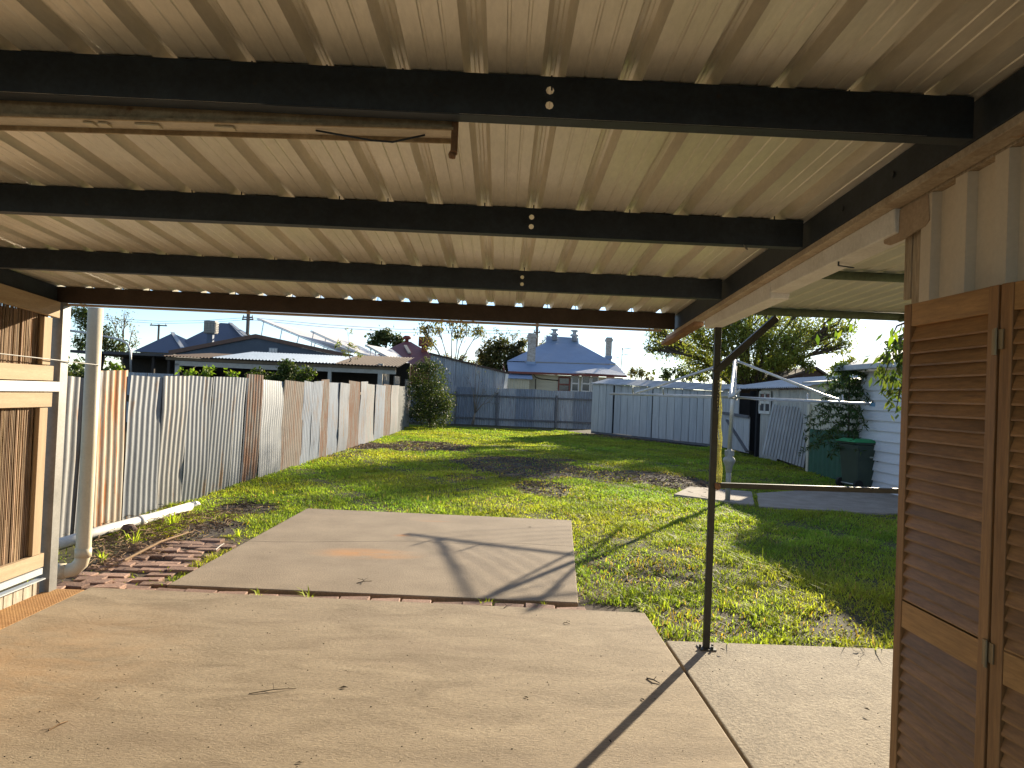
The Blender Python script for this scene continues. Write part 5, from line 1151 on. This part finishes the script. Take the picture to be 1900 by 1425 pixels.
hang('sparse single leaves hanging by the door top', [[(1690, 595), (1664, 605), (1655, 625)], [(1690, 600), (1676, 625), (1668, 640)]], 6.0, L_grn, .11, 4)

# ============================================================ PIPE, DEBRIS AND SMALL THINGS
a, b = G(128, 1004, LZ + .06), G(352, 940, LZ + .06); pp = thing('drain_pipe', 'white plastic pipe lying along the foot of the left fence', 'pipe', tuple(a.lerp(b, .5)))
dpv = (b - a); a = a - dpv * .12
MB().tube([a, a.lerp(b, .33) + Vector((.0, 0, .012)), a.lerp(b, .66), b], .052, 16).build('pipe', M_whitep, pp, smooth=True)
MB().tube([a.lerp(b, .55), a.lerp(b, .6)], .058, 16).build('pipe_joint', M_whitep, pp, smooth=True)
MB().prism([b + Vector((-.05, -.02, .045)), b + Vector((.04, .08, .06)), b + Vector((.06, .14, .04)), b + Vector((.02, .02, .03))], (.02, 0, -.03)).build('broken_end', M_whitep, pp)
q = G(238, 993, LZ); tag(MB().ball((q.x, q.y, LZ + .05), .085, 10, .12, sq=(1.1, .9, .8)).build('rock', mat('brown_rock', (.12, .075, .055), (.08, .05, .04), rough=.9, bump=.8, bscale=20), None), 'brown rock in front of the white drain pipe', 'rock')
M_dead = mat('dead_stalk', (.30, .20, .11), (.18, .11, .06), scale=20, rough=.9); M_twig = mat('dark_twig', (.06, .045, .035), (.04, .03, .02), rough=.9); M_lf = mat('dead_leaf', (.10, .075, .05), (.06, .045, .03), scale=30, rough=.85)
# straw litter between pipe and bricks
lit = MB()
for _ in range(950):
    x, y = R.uniform(165, 440), 0; y = R.uniform(955, 1062) if x < 300 else R.uniform(948, 1030)
    if y > 1062 - (x - 165) * .38 + 12: continue
    p = G(x, y, LZ); L = R.uniform(.04, .22); an_ = rnd(3.14); d = Vector((math.cos(an_), math.sin(an_), rnd(.25))) * L
    p.z = LZ + R.uniform(.015, .05); lit.tube([p, p + d * .5 + Vector((0, 0, rnd(.02) + .01)), p + d], R.uniform(.002, .0048), 4, cap=False)
tag(lit.build('straw_litter', M_dead), 'dry straw and dead weed stalks beside the brick paving', 'litter', kind='stuff')
lit = MB()
for (x, y, n, s) in ((470, 938, 130, .35), (1290, 905, 110, .5), (990, 900, 70, .6)):
    c = G(x, y, LZ)
    for _ in range(n):
        p = c + Vector((R.gauss(0, s), R.gauss(0, s), R.uniform(0, .04))); an_ = rnd(3.14); L = R.uniform(.05, .25); d = Vector((math.cos(an_), math.sin(an_), rnd(.2))) * L; lit.tube([p, p + d], .003, 4, cap=False)
tag(lit.build('dead_grass_litter', M_twig), 'dark raked heap and scattered dead stalks on the lawn', 'litter', kind='stuff')
q0, q1 = G(230, 1040, -.01), G(350, 995, -.01); tag(MB().tube([q0, q0.lerp(q1, .5) + Vector((0, .02, .05)), q1 + Vector((0, 0, .04))], [.012, .011, .006], 6).build('dead_branch', M_dead, None), 'curved dead stick lying across the brick paving', 'stick')
def twig(px0, py0, px1, py1, label, z=.003, r=.0025, mt=None):
    p, q = G(px0, py0, z), G(px1, py1, z); m = p.lerp(q, .5) + Vector((rnd(.01), rnd(.01), .006)); s = Vector((-(q - p).y, (q - p).x, 0)) * .25
    tag(MB().tube([p, m, q], [r, r, r * .5], 5).tube([m, m + s + Vector((0, 0, .012))], r * .6, 4).build('twig', mt or M_twig, None), label, 'twig', 'twigs on the concrete')
twig(462, 1287, 550, 1277, 'long thin straight twig in the middle of the carport floor', r=.002)
twig(90, 1355, 126, 1338, 'forked twig with leaf at the front left of the floor', r=.004, mt=M_dead)
twig(1200, 1258, 1225, 1268, 'short brown twig near the post shadow', r=.004); twig(662, 1082, 690, 1078, 'curled dark twig on the outer pad edge', -.008, .003); twig(670, 1084, 682, 1072, 'thin bent twig beside the curled twig on outer pad', -.008, .002)
twig(935, 1128, 950, 1122, 'tiny stalk at the far edge of the carport floor', r=.0025); twig(1046, 1155, 1058, 1158, 'tiny curled tendril near the far slab edge', r=.002)
twig(400, 1020, 416, 1008, 'pale curl of bark by the outer pad corner', -.005, .006, M_trimw)
def dleaf(px, py, s, label, z=.002, mt=None):
    p = G(px, py, z); a_ = rnd(3.14); d = Vector((math.cos(a_), math.sin(a_), 0)) * s; n = Vector((-d.y, d.x, 0)) * .45; u = Vector((0, 0, s * .4))
    tag(MB().add([p - d, p + n + u * .6, p + d + u * .3, p - n + u * .5, p], [(0, 4, 1), (4, 2, 1), (0, 3, 4), (4, 3, 2)]).build('fallen_leaf', mt or M_lf, None), label, 'leaf', 'fallen leaves on the concrete')
for (x, y, s, lab) in ((637, 1276, .035, 'crumpled grey leaf in the middle of the carport floor'), (976, 1294, .022, 'small dark leaf left of the post shadow'), (1192, 1298, .025, 'curled dark leaf touching the post shadow'), (1608, 1316, .03, 'dark leaf on the rough side slab by the door'),
                       (1048, 1358, .012, 'tiny dark speck leaf near the bottom of the floor'), (182, 1296, .018, 'small pale leaf fragment at the left of the floor'), (196, 1110, .016, 'small dark leaf at the far left floor corner'), (555, 1415, .02, 'crumb of leaf at the bottom edge of the floor'),
                       (983, 978, .03, 'dark leaf at the far right of the outer pad'), (502, 1025, .022, 'dark leaf at the left of the outer pad'), (742, 1026, .016, 'small dark leaf beside the rust stain'), (1340, 1205, .03, 'dark leaf just right of the post foot'), (1590, 1200, .04, 'dark leaf on the far edge of the side slab'), (386, 1103, .018, 'small dark leaf at the near edge of the brick joint'),
                       (1215, 1297, .012, 'leaf crumb right of the post shadow'), (760, 1190, .012, 'tiny leaf crumb in the centre of the floor'), (300, 1290, .014, 'leaf crumb at the left centre of the floor')):
    dleaf(x, y, s * .7, lab, .002 if y > 1085 else -.008)
for (x, y, lab) in ((970, 836, 'white scrap on the lit lawn at the back'), (703, 831, 'white scrap beside the far left fence foot'), (1360, 1015, 'white scrap among the near grass')):
    dleaf(x, y, .05, lab, LZ + .05, M_whitep)
# crumbs and grit
gr = MB()
for _ in range(420):
    x, y = R.uniform(0, 1640), R.uniform(960, 1424); p = G(x, y, 0)
    if not (SX0 < p.x < 4 and (p.y < 5.3 if p.x < SX1 else p.y < SS - .05)): continue
    s = R.uniform(.0008, .0025); z = 0.0 if p.x < SX1 else -.02
    if SX1 - .02 < p.x < SX1 + .1: continue
    gr.box((p.x - s, p.y - s * R.uniform(.6, 2), z), (p.x + s * R.uniform(.6, 2), p.y + s, z + s))
tag(gr.build('grit', M_twig), 'dark grit scattered over the concrete', 'grit', kind='stuff')

# far-off trees closing the horizon
PPf = []
for _ in range(260):
    x = R.uniform(-150, 150); r_ = R.uniform(2.2, 4.2); c_ = (x, R.uniform(118, 135), R.uniform(.5, 2.6)); p_, _c = blobpts(c_, (r_ * 1.3, r_, r_ * .8), 90, cl=.3); PPf.append(p_)
far = leaves('distant_wood', np.concatenate(PPf), 1.1, L_dark, None, .1, .6)
tag(far, 'low distant belt of trees along the horizon', 'trees', kind='stuff')

# clods, pebbles and dead thatch in the bare patches
xb = NR.uniform(-4.3, 7.5, 90000); yb2 = NR.uniform(5.5, 32, 90000); kb = bare(xb, yb2)
sel = (NR.random(90000) < kb * .9) & ~inside(xb, yb2, SL2) & ~inside(xb, yb2, PATHA) & ~inside(xb, yb2, PATHB); xb, yb2 = xb[sel][:9000], yb2[sel][:9000]; n = len(xb)
sz = NR.uniform(.006, .02, n) * (1 + yb2 / 20); off = NR.uniform(-1, 1, (n, 4, 3)); base4 = np.array([[1, 0, 0], [-.6, .9, 0], [-.6, -.9, 0], [0, 0, .9]]) + off * .35
V = (np.stack([xb, yb2, np.full(n, LZ - .015)], -1)[:, None, :] + base4 * sz[:, None, None]).reshape(-1, 3); k = np.arange(n)[:, None] * 4
me = np_mesh('soil_clods', V, np.concatenate([k + np.array([[0, 1, 3]]), k + np.array([[1, 2, 3]]), k + np.array([[2, 0, 3]])]))
tag(link('soil_clods', me, mat('clod', (.12, .095, .075), (.05, .04, .032), scale=20, rough=.95)), 'dark soil clods and gravel in the bare lawn patches', 'gravel', kind='stuff')
th = MB()
ids = NR.permutation(n)[:1500]
for i in ids:
    a_ = rnd(3.14); L = R.uniform(.03, .12) * (1 + yb2[i] / 20); p_ = Vector((xb[i] + rnd(.15), yb2[i] + rnd(.2), LZ + R.uniform(0, .02))); th.tube([p_, p_ + Vector((math.cos(a_), math.sin(a_), rnd(.2))) * L], .0022 * (1 + yb2[i] / 10), 3, cap=False)
tag(th.build('lawn_thatch', M_dead), 'dry straw coloured thatch scattered over the bare lawn', 'litter', kind='stuff')
